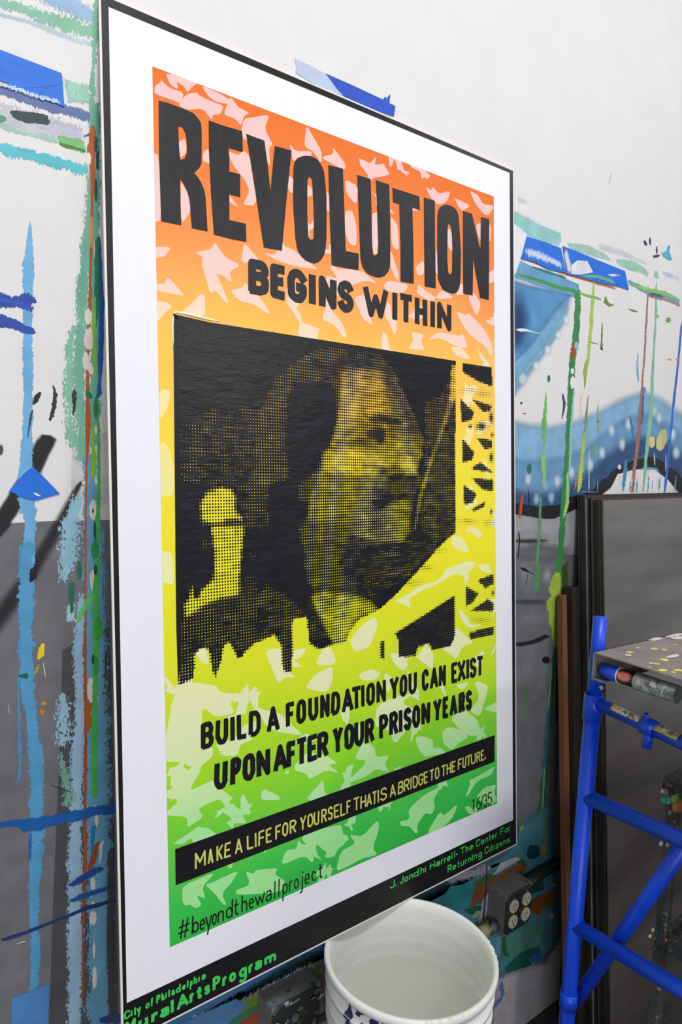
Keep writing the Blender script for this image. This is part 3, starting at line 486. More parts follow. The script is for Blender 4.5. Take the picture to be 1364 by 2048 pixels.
# birds
def clip(P):
    for ax, lim, sg in ((0, FU0, 1), (0, FU1, -1), (1, FV0, 1), (1, FV1, -1)):
        Q = []
        for i in range(len(P)):
            a_, b_ = P[i], P[(i+1) % len(P)]; ia = (a_[ax]-lim)*sg >= 0; ib = (b_[ax]-lim)*sg >= 0
            if ia: Q.append(a_)
            if ia != ib: t = (lim-a_[ax])/(b_[ax]-a_[ax]); Q.append((a_[0]+t*(b_[0]-a_[0]), a_[1]+t*(b_[1]-a_[1])))
        P = Q
        if len(P) < 3: return []
    return P
def Z(s, ox, oy, *pts): return [(ox+x/s, oy+y/s) for x, y in pts]
TR = [
 Z(3.327, 230, 1450, (340,440),(380,420),(370,340),(420,350),(565,235),(575,290),(490,440),(600,390),(650,365),(665,400),(700,420),(790,490),(760,500),(770,560),(740,560),(700,490),(620,520),(550,560),(590,610),(500,670),(480,680),(480,610),(320,600),(430,500),(330,480)),
 Z(3.59, 320, 1050, (10,1700),(100,1180),(240,1130),(400,1150),(430,1200),(560,1215),(500,1280),(540,1350),(400,1380),(300,1300),(300,1500),(400,1640),(260,1760),(150,1700)),
 Z(3.789, 340, 1600, (95,650),(350,540),(240,660),(270,750),(200,720),(240,800),(190,820),(150,790),(110,800),(90,750)),
 Z(3.789, 340, 1600, (265,640),(330,620),(520,530),(470,620),(390,710),(430,800),(400,790),(330,700)),
 Z(3.789, 340, 1600, (570,540),(630,560),(650,530),(820,515),(790,560),(880,620),(830,700),(500,720),(500,680),(590,650),(600,610)),
 Z(3.789, 340, 1600, (850,450),(880,380),(960,370),(970,300),(1000,340),(1100,330),(1110,400),(1150,460),(1090,420),(1080,480),(1020,420),(850,490)),
 Z(3.789, 340, 1600, (1010,270),(1250,190),(1300,190),(1310,270),(1364,290),(1280,360),(1240,430),(1170,440),(1190,380),(1120,350),(1130,310),(1070,310)),
 Z(2.965, 600, 1450, (590,570),(650,560),(640,500),(740,410),(840,360),(790,440),(800,490),(780,530),(740,520),(690,600),(700,640),(680,640),(650,600),(600,600)),
 Z(2.965, 600, 1450, (750,640),(830,510),(850,540),(940,460),(900,560),(800,640)),
 Z(2.965, 600, 1450, (210,870),(240,750),(330,700),(290,650),(370,660),(460,560),(470,610),(430,730),(460,770),(370,790),(300,830)),
 Z(2.965, 600, 1450, (320,200),(380,90),(440,130),(450,190),(530,180),(500,230),(530,280),(450,260),(400,300),(250,360),(370,250),(390,210)),
 Z(2.965, 600, 1450, (680,70),(740,66),(790,90),(790,140),(830,130),(870,170),(780,180),(740,190),(700,140)),
 Z(2.965, 600, 1450, (840,40),(880,10),(960,30),(1000,70),(940,110),(900,150),(850,110)),
 Z(2.965, 600, 1450, (1000,330),(1060,300),(1160,240),(1130,300),(1050,330),(990,425),(980,420),(1010,350)),
 Z(2.965, 600, 1450, (1040,430),(1090,370),(1165,350),(1150,400),(1170,450),(1120,480)),
 Z(2.965, 600, 1450, (0,660),(100,620),(200,600),(240,640),(290,660),(250,720),(180,760),(150,750),(90,700),(100,800),(60,740)),
 Z(3.41, 300, 100, (30,250),(85,210),(60,190),(130,260),(230,290),(210,370),(160,345),(30,300)),
 Z(3.41, 300, 100, (190,370),(250,300),(320,290),(330,310),(440,360),(500,380),(480,440),(430,440),(420,480),(360,400),(240,410)),
 Z(3.41, 300, 100, (100,150),(330,230),(300,240),(255,290),(230,250),(180,215),(190,270),(140,240)),
 Z(3.41, 300, 100, (350,240),(480,300),(560,350),(520,370),(440,350),(390,310)),
 Z(3.41, 300, 100, (500,440),(530,360),(550,320),(600,390),(680,430),(640,450),(620,520),(580,470)),
 Z(3.41, 300, 100, (640,470),(700,460),(815,440),(780,540),(840,650),(810,660),(820,800),(790,740),(770,600),(640,620),(620,550)),
 Z(3.41, 300, 100, (1065,510),(1110,590),(1170,690),(1170,780),(1110,690),(1050,660)),
 Z(3.41, 300, 100, (950,635),(990,690),(1100,690),(1100,720),(1000,780),(970,740)),
 Z(3.41, 300, 100, (1170,730),(1250,710),(1245,660),(1340,790),(1320,820),(1190,750)),
 Z(3.41, 300, 100, (300,1380),(420,1360),(440,1310),(480,1370),(520,1420),(620,1470),(540,1510),(560,1590),(500,1540),(430,1520),(380,1530),(350,1470),(360,1410)),
 Z(3.41, 300, 100, (350,1450),(430,1470),(540,1730),(510,1720),(450,1640),(410,1660),(390,1590)),
 Z(3.41, 300, 100, (540,1640),(640,1620),(640,1580),(700,1640),(760,1700),(820,1800),(790,1790),(700,1730),(620,1720)),
 Z(3.41, 300, 100, (30,1340),(145,1345),(100,1410),(30,1420)), Z(3.41, 300, 100, (30,1590),(100,1600),(120,1545),(240,1680),(180,1670),(30,1640)),
 Z(3.41, 300, 100, (230,1780),(370,1640),(380,1830),(170,1800)), Z(3.41, 300, 100, (40,1710),(120,1720),(150,1760),(100,1790),(40,1870)),
 Z(3.41, 300, 100, (770,1380),(850,1400),(900,1310),(920,1340),(990,1370),(1150,1500),(1100,1490),(1010,1480),(870,1440)),
 Z(3.41, 300, 100, (1195,1760),(1200,1690),(1240,1780),(1310,1860),(1345,1960),(1320,1960),(1250,1870),(1170,1840)),
 Z(3.41, 300, 100, (640,1310),(700,1380),(740,1430),(620,1460)),
 Z(3.41, 300, 100, (530,690),(600,720),(640,680),(700,760),(740,900),(720,1060),(630,1060),(680,960),(640,880),(560,780)),
 Z(3.41, 300, 100, (180,640),(240,600),(250,700),(190,750),(190,700)), Z(3.41, 300, 100, (20,700),(60,720),(80,1160),(20,1180)), Z(3.41, 300, 100, (200,880),(270,1000),(280,1100),(210,1190)),
 Z(3.41, 300, 100, (940,850),(1000,900),(1100,930),(1110,1000),(1010,1000),(940,960)), Z(3.41, 300, 100, (360,700),(400,670),(420,780),(360,760)),
 Z(3.41, 660, 200, (650,590),(690,620),(700,590),(740,640),(820,620),(800,690),(740,720),(680,660)),
 Z(3.41, 660, 200, (845,665),(870,680),(960,720),(900,760),(870,720)), Z(3.41, 660, 200, (950,615),(1010,650),(1040,710),(1120,720),(1080,790),(1050,780),(990,710)),
 Z(3.41, 660, 200, (860,1440),(930,1470),(940,1450),(1050,1560),(1110,1680),(1100,1760),(1060,1680),(960,1610),(900,1530)),
 Z(3.41, 660, 200, (665,1640),(740,1580),(880,1610),(905,1590),(940,1690),(880,1690),(740,1620)), Z(3.41, 660, 200, (820,1680),(900,1690),(960,1770),(900,1760),(850,1740)),
 Z(3.41, 660, 200, (550,1580),(640,1600),(620,1650),(650,1710),(600,1700),(530,1700),(570,1640)),
 Z(3.41, 660, 200, (100,760),(150,750),(180,860),(180,1000),(130,980),(100,900)), Z(3.41, 660, 200, (280,780),(330,760),(330,1050),(290,1050)), Z(3.41, 660, 200, (410,790),(460,850),(470,1030),(420,1000)),
 Z(3.41, 660, 200, (100,540),(190,590),(180,720),(110,640)), Z(3.41, 660, 200, (580,1140),(640,1090),(640,1190),(600,1200)), Z(3.41, 660, 200, (360,1270),(400,1230),(540,1260),(500,1320),(400,1310)),
 Z(3.41, 660, 200, (590,1320),(600,1250),(660,1310),(740,1360),(850,1350),(760,1290),(700,1380),(640,1350)), Z(3.41, 660, 200, (160,1340),(240,1330),(270,1450),(290,1540),(220,1490)), Z(3.41, 660, 200, (940,1350),(970,1300),(1030,1390),(1000,1480)),
 Z(3.41, 660, 200, (410,1010),(470,1200),(460,1240),(410,1140)), Z(3.41, 660, 200, (30,1150),(210,1160),(330,1260),(250,1230),(130,1270)), Z(3.41, 660, 200, (990,850),(1060,830),(1100,860),(1090,980),(1020,960)), Z(3.41, 660, 200, (800,860),(860,950),(840,1040),(800,1000)),
 Z(3.41, 660, 1050, (430,520),(520,480),(620,410),(740,380),(800,290),(960,240),(1000,270),(920,350),(850,330),(720,410),(620,450),(540,500),(550,570),(500,540)),
 Z(3.41, 660, 1050, (920,40),(960,0),(1040,50),(1020,100),(980,60)), Z(3.41, 660, 1050, (830,70),(900,80),(950,180),(920,190),(830,150)), Z(3.41, 660, 1050, (130,790),(200,700),(300,620),(330,680),(270,830),(170,870)),
 Z(3.41, 660, 1050, (400,870),(520,880),(530,960),(500,1000),(440,950)), Z(3.41, 660, 1050, (760,850),(860,690),(930,760),(980,800),(900,830),(860,920),(820,880)), Z(3.41, 660, 1050, (870,560),(930,620),(960,680),(1040,680),(950,710),(890,640)),
 Z(3.41, 660, 1050, (190,1020),(280,980),(350,1010),(300,1060),(220,1060)), Z(3.41, 660, 1050, (440,1170),(570,1150),(480,1210),(640,1290),(520,1400),(440,1500),(400,1400),(300,1370),(320,1230)),
 Z(3.41, 660, 1050, (980,1060),(1080,1090),(1060,1180),(1020,1310),(950,1270),(1020,1180)), Z(3.41, 660, 1050, (960,920),(1060,840),(1020,980)), Z(3.41, 660, 1050, (1090,900),(1140,780),(1120,870)), Z(3.41, 660, 1050, (1040,1260),(1140,1200),(1140,1280)),
 Z(3.41, 660, 1050, (820,1320),(900,1250),(1000,1320),(1040,1430),(950,1440),(880,1390)), Z(3.41, 660, 1050, (370,1000),(430,1050),(400,1150),(370,1100)), Z(3.41, 660, 1050, (850,1090),(950,1070),(900,1130)),
 Z(3.59, 320, 1050, (750,900),(870,880),(880,1000),(980,1100),(900,1090),(850,1140),(810,1050)), Z(3.59, 320, 1050, (950,900),(1060,880),(1000,960),(960,970),(1020,1020),(950,1020)), Z(3.59, 320, 1050, (1170,880),(1230,880),(1270,1000),(1110,1010)),
 Z(3.59, 320, 1050, (1040,1170),(1110,1070),(1240,1010),(1240,1110),(1200,1200),(1110,1190)), Z(3.59, 320, 1050, (240,900),(330,880),(350,1000),(300,990)), Z(3.59, 320, 1050, (665,1260),(720,1320),(860,1350),(950,1440),(1030,1510),(940,1500),(820,1480),(740,1420)),
 Z(4.012, 380, 1300, (820,960),(920,820),(1080,840),(1190,910),(1110,920),(1200,990),(1090,960),(960,1040),(930,990)), Z(4.012, 380, 1300, (580,1110),(700,1160),(730,1204),(560,1204)), Z(4.012, 380, 1300, (430,600),(560,560),(500,720),(400,760),(380,850),(250,850),(200,740),(340,720)),
 Z(4.012, 380, 1300, (750,980),(800,960),(780,1000)),
 Z(3.59, 320, 600, (-5,1000),(60,1050),(100,1200),(100,1400),(-5,1420)), Z(3.59, 320, 600, (-5,640),(80,650),(60,760),(-5,880)), Z(3.59, 320, 1050, (0,180),(90,200),(100,440),(0,400)),
 Z(3.41, 660, 1050, (1000,270),(1080,260),(1100,330),(1040,320)),
]
TPL = [[(0,0),(.2,.12),(.3,.5),(.45,.42),(.5,.2),(.75,.1),(1,.22),(.85,0),(.95,-.2),(.6,-.12),(.45,-.5),(.3,-.4),(.22,-.1)],
       [(0,.05),(.3,.15),(.2,.55),(.5,.25),(.8,.3),(1,.05),(.7,-.05),(.75,-.4),(.45,-.12),(.2,-.3),(.22,-.05)],
       [(0,0),(.35,.12),(.6,.45),(.65,.15),(1,.3),(.8,0),(.9,-.25),(.55,-.1),(.2,-.35),(.3,-.08)]]
TPL = []
for i_ in (0, 6, 7, 9, 11, 17, 20, 21, 25, 32, 40, 43):
    q_ = np.array([buv(bl(*p)) for p in TR[i_]]); q_ -= q_.mean(0); TPL.append(q_/np.ptp(q_, axis=0).max())
cen = []
def add_bird(P, k):
    P = clip(P)
    if len(P) < 3: return
    V = [bpt(u, v, k) for u, v in P]; o = mesh('bird', V, [tuple(t) for t in tessellate_polygon([[Vector((u, v, 0)) for u, v in P]])], M_BIRD, board); set_h(o, V)
for i, P in enumerate(TR):
    Q = []
    for j in range(len(P)):            # soften outlines by one extra point per side
        a_, b_ = np.array(P[j]), np.array(P[(j+1) % len(P)]); Q += [tuple(a_*.82+b_*.18), tuple(a_*.18+b_*.82)]
    uv = [buv(bl(*p)) for p in Q]; cen.append(np.mean(uv, 0)); add_bird(uv, .00045+i*1e-6)
for t in range(900):
    u = rng.uniform(FU0, FU1); v = rng.uniform(FV0, FV1); px, py = to_px(bpt(u, v))
    if 350 < px < 912 and 640+(px-346)*.167 < py < 1290: continue
    if min(math.hypot(u-c_[0], v-c_[1]) for c_ in cen) < .055: continue
    cen.append((u, v)); s_ = rng.uniform(.045, .07); an = rng.uniform(0, 2*PI); T = TPL[rng.integers(len(TPL))]*[1, rng.choice([-1, 1])]
    add_bird([(u+s_*(x*math.cos(an)-y*math.sin(an)), v+s_*(x*math.sin(an)+y*math.cos(an))) for x, y in T], .00045+len(cen)*1e-6)

# ------------------------------------------------------------------ halftone portrait
def inpoly(X, Y, P):
    r = np.zeros(X.shape, bool); n = len(P)
    for i in range(n):
        x0, y0 = P[i]; x1, y1 = P[(i+1) % n]
        if y0 == y1: continue
        c_ = ((y0 > Y) != (y1 > Y)) & (X < (x1-x0)*(Y-y0)/(y1-y0)+x0); r ^= c_
    return r
def blur(A, n=1):
    for _ in range(n):
        B = np.pad(A, 1, 'edge'); A = (B[:-2, 1:-1]+B[2:, 1:-1]+B[1:-1, :-2]+B[1:-1, 2:]+2*A)/6
    return A
CELL = .0050; st = CELL/2
c4 = [buv(bl(*p)) for p in [(340, 620), (990, 720), (990, 1330), (345, 1385)]]
U0 = math.floor(min(c_[0] for c_ in c4)/CELL)*CELL; U1 = min(max(c_[0] for c_ in c4), FU1-.002); Vb = math.floor((min(c_[1] for c_ in c4)-.01)/CELL)*CELL; Vt = max(c_[1] for c_ in c4)+.005
us = np.arange(U0, U1, st); vs = np.arange(Vb, Vt, st); GU, GV = np.meshgrid(us, vs)
GP = BP[None, None]+GU[..., None]*BU+GV[..., None]*BV; PX, PY = to_px(GP)
main = [(349,633),(420,650),(910,727),(911,1065),(883,1088),(836,1141),(792,1188),(757,1220),(718.6,1238),(698,1267),(692,1285),(662.6,1290),(637.5,1298),(619,1287),(612.5,1232),(590,1237),(585,1245),(583,1345),(565,1342),(562,1292),(548,1270),(509,1287),(493,1301),(476,1320),(459,1284),(448,1290),(440,1328),(431,1354),(424.5,1342),(417.5,1298),(401,1295),(390,1309),(387,1356),(358,1371),(355,1250)]
IN_ = inpoly(PX, PY, main)
D = np.ones(PX.shape)
def region(P, d, soft=3, amt=1.):
    global D
    w_ = blur(inpoly(PX, PY, P).astype(float), soft)*amt; D = D*(1-w_)+d*w_
def spot(x, y, rx, ry, d, amt=1., rot=0.):
    global D
    c_, s_ = math.cos(rot), math.sin(rot); dx, dy = PX-x, PY-y; a_ = (dx*c_+dy*s_)/rx; b_ = (-dx*s_+dy*c_)/ry
    w_ = np.exp(-(a_*a_+b_*b_)**1.5)*amt; D = D*(1-w_)+d*w_
# background haze of fine dots at left
region([(350,850),(420,820),(520,800),(560,830),(560,960),(500,985),(350,960)], .905, 10, .95); spot(460, 790, 60, 20, .95, .7)
# back of the head
region([(508,900),(512,850),(530,800),(548,760),(580,730),(620,706),(670,692),(720,688),(760,705),(800,760),(780,800),(700,800),(690,1010),(600,1000),(560,960),(500,1010),(490,980),(510,940)], .84, 4)
region([(470,1000),(540,985),(560,1040),(540,1080),(500,1080),(488,1040)], .88, 5)
# dark hair mass and its edge down the neck
region([(575,790),(600,765),(660,758),(672,800),(676,850),(655,900),(640,930),(612,960),(585,965),(570,900),(572,850)], 1.0, 4)
region([(540,985),(585,955),(600,960),(590,1010),(575,1060),(610,1080),(612,1200),(598,1230),(560,1190),(500,1130),(478,1070),(520,1050)], 1.0, 4)
region([(630,700),(700,690),(745,710),(745,735),(690,740),(650,770),(630,740)], .9, 3)
# face
face = [(682,748),(720,738),(760,742),(800,775),(822,820),(838,862),(830,880),(845,905),(838,925),(834,945),(842,960),(830,985),(818,1000),(824,1020),(818,1040),(820,1062),(800,1090),(770,1120),(735,1150),(700,1165),(660,1160),(630,1120),(612,1060),(618,1000),(635,950),(655,905),(672,850),(680,800)]
region(face, .60, 3)
region([(682,752),(720,742),(760,750),(775,800),(765,835),(730,835),(690,870),(675,880),(680,800)], .50, 6, .95)
region([(765,740),(790,760),(815,800),(835,850),(850,880),(838,905),(826,870),(812,840),(790,840),(775,800)], .74, 5, .9); region([(775,745),(800,775),(825,830),(838,870),(830,880),(815,840),(795,800),(770,765)], .86, 2, .8)
region([(645,905),(700,895),(760,900),(790,915),(785,940),(740,955),(690,950),(645,940)], .43, 9, .9); spot(700, 925, 50, 18, .40, .6); spot(812, 928, 15, 16, .38, .9); spot(826, 938, 8, 9, .36, .9); spot(801, 888, 10, 16, .46, .9)
region([(640,950),(750,955),(745,1000),(720,1030),(700,1090),(640,1090),(620,1040)], .64, 9, .9)
region([(610,1040),(700,1050),(720,1130),(700,1175),(620,1180),(606,1100),(596,1060)], .78, 9, .95)
region([(700,1070),(760,1086),(835,1082),(905,1075),(860,1110),(800,1165),(740,1200),(700,1180),(680,1120)], .93, 6)
# features
region([(735,838),(748,830),(768,830),(790,838),(807,846),(790,850),(768,846),(745,846)], .93, 2, .95); spot(757, 866, 13, 13, .99, 1, .1); spot(760, 880, 9, 9, 1.0, 1); region([(730,864),(748,856),(768,858),(770,872),(756,882),(738,878)], .93, 2, .9)
spot(722, 884, 24, 7, .80, .8); spot(745, 896, 16, 5, .72, .7); spot(784, 866, 9, 14, .76, .8); spot(823, 857, 10, 16, .84, .9); spot(818, 880, 6, 10, .72, .7)
spot(765, 944, 9, 6, .97, .95); spot(786, 938, 9, 7, .66, .7); region([(771,951),(800,948),(835,955),(838,964),(800,966),(775,962)], .93, 2, .95); spot(832, 975, 10, 16, .86, .8)
region([(748,962),(772,962),(836,966),(834,985),(800,998),(775,1012),(755,1018),(742,1005),(745,980)], .86, 4, .9); spot(762, 972, 14, 6, .66, .8)
region([(742,1010),(755,992),(774,986),(785,992),(776,1010),(758,1022),(745,1022)], .99, 2, .95); region([(775,990),(800,986),(828,990),(824,999),(795,1000),(776,1004)], .93, 2, .9)
spot(803, 1011, 22, 9, .58, .95); region([(785,1020),(822,1020),(820,1028),(790,1030)], .84, 2, .8); spot(792, 1052, 30, 22, .62, .9); spot(805, 1044, 14, 10, .54, .8); spot(750, 1050, 14, 28, .82, .8); spot(735, 1010, 12, 22, .78, .7)
for k_ in range(26):
    yy = 930+k_*9+rng.normal(0, 2); xx = rng.uniform(640, 850); spot(xx, yy, rng.uniform(18, 46), 2.2, rng.choice([.93, .5]), .45, .1)
# right background, cable
region([(850,800),(880,790),(911,740),(911,1065),(870,1090),(840,1060),(835,1000),(850,900)], .86, 4, .95)
region([(905,775),(909,775),(909,800),(884,870),(862,930),(842,1000),(832,1060),(827,1060),(836,995),(857,925),(880,860)], .55, 1, .9)
region([(902,728),(911,728),(911,800),(898,800)], .35, 1, .9)
# neck and collar
region([(622,1190),(650,1180),(700,1185),(740,1200),(756,1220),(718,1238),(698,1267),(692,1287),(664,1287),(640,1262),(620,1230)], .50, 4); spot(690, 1262, 26, 18, .42, .9); spot(660, 1210, 20, 16, .62, .7)
region([(612,1185),(622,1195),(640,1240),(664,1285),(640,1298),(618,1290)], .93, 2)
# coat
region([(420,1190),(480,1170),(560,1180),(610,1225),(590,1240),(583,1345),(562,1345),(548,1270),(476,1320),(448,1290),(430,1355),(417,1298),(355,1373),(353,1250)], .88, 3); spot(560, 1310, 20, 40, .82, .8); spot(372, 1340, 20, 30, .80, .9); spot(500, 1165, 60, 16, .9, .6)
spot(420, 1300, 30, 14, .92, .8); spot(640, 1140, 24, 40, .78, .7)
# small bright figure at left
region([(402,1000),(415,982),(440,975),(462,978),(470,995),(472,1020),(488,1040),(486,1080),(482,1120),(478,1165),(480,1190),(430,1200),(400,1215),(372,1235),(366,1210),(378,1195),(384,1165),(390,1195),(400,1180),(425,1160),(430,1130),(425,1080),(420,1050),(400,1040)], .37, 2)
region([(398,1040),(425,1046),(470,1038),(492,1044),(490,1052),(440,1054),(398,1056)], .92, 2, .95); spot(410, 1085, 12, 12, .82, .8); region([(384,1160),(388,1180),(400,1185),(392,1200)], 1, 1)
spot(520, 1030, 20, 36, .86, .8); spot(505, 1110, 12, 12, .9, .6)
nz = rng.normal(0, 1, D.shape); nz = blur(nz, 2); nh = nz.copy()
for _ in range(8): nh = (np.roll(nh, 1, 1)+nh+np.roll(nh, -1, 1))/3
nh /= nh.std(); nz /= nz.std(); D = np.clip(D+.022*nz*(D < .96)+.03*nh*(D < .96), 0, 1); D[D > .965] = 1.15
T = blur(np.where(IN_, D, -.12), 1)
# keep the painted block edges at top and left crisp
truss = [[(924,725),(983,734),(984,773),(955,762),(926,745)],[(921,798),(948,825),(942,840),(922,845)],[(943,798),(984,812),(980,823),(965,823)],[(952,876),(984,880),(984,896),(970,899)],[(924,876),(948,905),(943,920),(925,925)],[(942,937),(960,924),(986,945),(950,940)],[(942,955),(986,960),(986,982),(965,980)],[(926,970),(953,987),(945,1005),(928,1010)],[(945,1017),(970,1003),(967,1015),(945,1023)],[(955,1160),(986,1148),(986,1168),(970,1176)],[(931,1172),(957,1187),(945,1205),(932,1212)],[(940,1222),(975,1198),(987,1207),(987,1222)],[(938,1265),(987,1252),(987,1268),(940,1280)],
 [(789,1267),(909,1191),(909,1273),(900,1293),(865,1299),(856,1287),(836,1293),(830,1311),(798,1314),(796,1279)],[(760,1282),(768,1282),(768,1317),(760,1317)]]
for i, P in enumerate(truss):
    w_ = inpoly(PX, PY, P).astype(float); T = np.maximum(T, blur(w_, 1)*(.97 if i in (0, 13) else .90))
for x, y, rx, ry in [(962,853,10,9),(982,836,4,11),(982,915,4,9),(940,853,4,4),(982,1023,3,5),(984,870,3,4),(985,1186,3,5)]: T = np.maximum(T, .88*np.exp(-(((PX-x)/rx)**2+((PY-y)/ry)**2)))
for x, y in [(936,1042),(980,1045),(940,780),(965,788),(820,1165),(850,1135),(870,1100),(960,1240)]: T = np.maximum(T, .30*np.exp(-(((PX-x)/16)**2+((PY-y)/6)**2)))
V = GP+BN*.0008; ny, nx = PX.shape
keep = T > .02; idx = lambda i, j: i*nx+j; F = []
for i in range(ny-1):
    for j in range(nx-1):
        if keep[i, j] or keep[i+1, j] or keep[i, j+1] or keep[i+1, j+1]: F.append((idx(i, j), idx(i, j+1), idx(i+1, j+1), idx(i+1, j)))
used = sorted({k for f in F for k in f}); mp_ = {k: i for i, k in enumerate(used)}
VV = V.reshape(-1, 3)[used]; F = [tuple(mp_[k] for k in f) for f in F]
def ink_mat():
    m, N, L, b = nt('halftone_ink')
    t = N.new('ShaderNodeAttribute'); t.attribute_name = 'tone'; g = N.new('ShaderNodeAttribute'); g.attribute_name = 'cells'; sp = N.new('ShaderNodeSeparateXYZ'); L.new(g.outputs['Vector'], sp.inputs[0])
    wob = link_noise(N, L, 55, 2, .5, stretch=(.4, 1, 1))
    outs = []
    for ax in (0, 1):
        a_ = N.new('ShaderNodeMath'); a_.operation = 'MULTIPLY'; a_.inputs[1].default_value = 2*PI; L.new(sp.outputs[ax], a_.inputs[0])
        c_ = N.new('ShaderNodeMath'); c_.operation = 'COSINE'; L.new(a_.outputs[0], c_.inputs[0]); outs.append(c_)
    s_ = N.new('ShaderNodeMath'); s_.operation = 'ADD'; L.new(outs[0].outputs[0], s_.inputs[0]); L.new(outs[1].outputs[0], s_.inputs[1])
    q = N.new('ShaderNodeMath'); q.operation = 'MULTIPLY_ADD'; q.inputs[1].default_value = .25; q.inputs[2].default_value = .5-1; L.new(s_.outputs[0], q.inputs[0])
    r_ = N.new('ShaderNodeMath'); r_.operation = 'ADD'; L.new(q.outputs[0], r_.inputs[0]); L.new(t.outputs['Fac'], r_.inputs[1])
    wv = N.new('ShaderNodeMath'); wv.operation = 'MULTIPLY_ADD'; wv.inputs[1].default_value = .22; wv.inputs[2].default_value = -.11; L.new(wob.outputs[0], wv.inputs[0])
    r2 = N.new('ShaderNodeMath'); r2.operation = 'ADD'; L.new(r_.outputs[0], r2.inputs[0]); L.new(wv.outputs[0], r2.inputs[1])
    mr = N.new('ShaderNodeMapRange'); mr.inputs['From Min'].default_value = -.035; mr.inputs['From Max'].default_value = .035; L.new(r2.outputs[0], mr.inputs[0]); L.new(mr.outputs[0], b.inputs['Alpha'])
    n = link_noise(N, L, 26, 6, .72, stretch=(1, 1, 2.2)); cr = ramp(N, L, n.outputs[0], [(.3, rgba((20, 18, 22))), (.7, rgba((34, 33, 38)))]); L.new(cr.outputs[0], b.inputs['Base Color'])
    b.inputs['Roughness'].default_value = .33; b.inputs['Specular IOR Level'].default_value = .26
    n2 = link_noise(N, L, 34, 5, .65, stretch=(.55, 1, 1.6)); bump(N, L, b, n2.outputs[0], .75, .0022); return m
o = mesh('halftone_portrait', VV, F, ink_mat(), board)
a_ = o.data.attributes.new('tone', 'FLOAT', 'POINT'); a_.data.foreach_set('value', T.ravel()[used].astype('f'))
cc = np.stack([GU.ravel()[used]/CELL, GV.ravel()[used]/CELL, np.zeros(len(used))], 1).astype('f'); a_ = o.data.attributes.new('cells', 'FLOAT_VECTOR', 'POINT'); a_.data.foreach_set('vector', cc.ravel())
mesh('portrait_edge', [bl(x, y, .00085) for x, y in [(346,628),(355,630),(363,1300),(356,1372),(352,1250)]], [(0, 4, 3, 2, 1)], M_INKB, board)
mesh('portrait_edge', [bl(x, y, .00085) for x, y in [(346,628),(420,645),(911,722),(911,731),(420,654),(346,637)]], [(0, 5, 4, 1), (1, 4, 3, 2)], M_INKB, board)
# raised glossy rim of paint along the top and left edge of the black block
M_GLOSS = plain('glossy_varnish', (250, 240, 215), .12, var=.05, bumpy=.6)
pr = [(346, 627), (352, 625), (372, 628), (400, 634), (420, 640), (440, 643)]
for P, r_ in (([(x, y+rng.normal(0, .4)) for x, y in pr], [.0012, .0016, .0018, .0022, .0016, .0008]), ([(346, 632), (345, 655), (346, 680), (345, 700)], [.0012, .0014, .001, .0006]), ([(448, 645), (470, 650)], [.0004, .0007]), ([(535, 659), (548, 662)], [.0006, .0012])):
    MB().tube([bl(x, y, .0006) for x, y in P], r_, 8).build('paint_ridge', M_GLOSS, board, True)

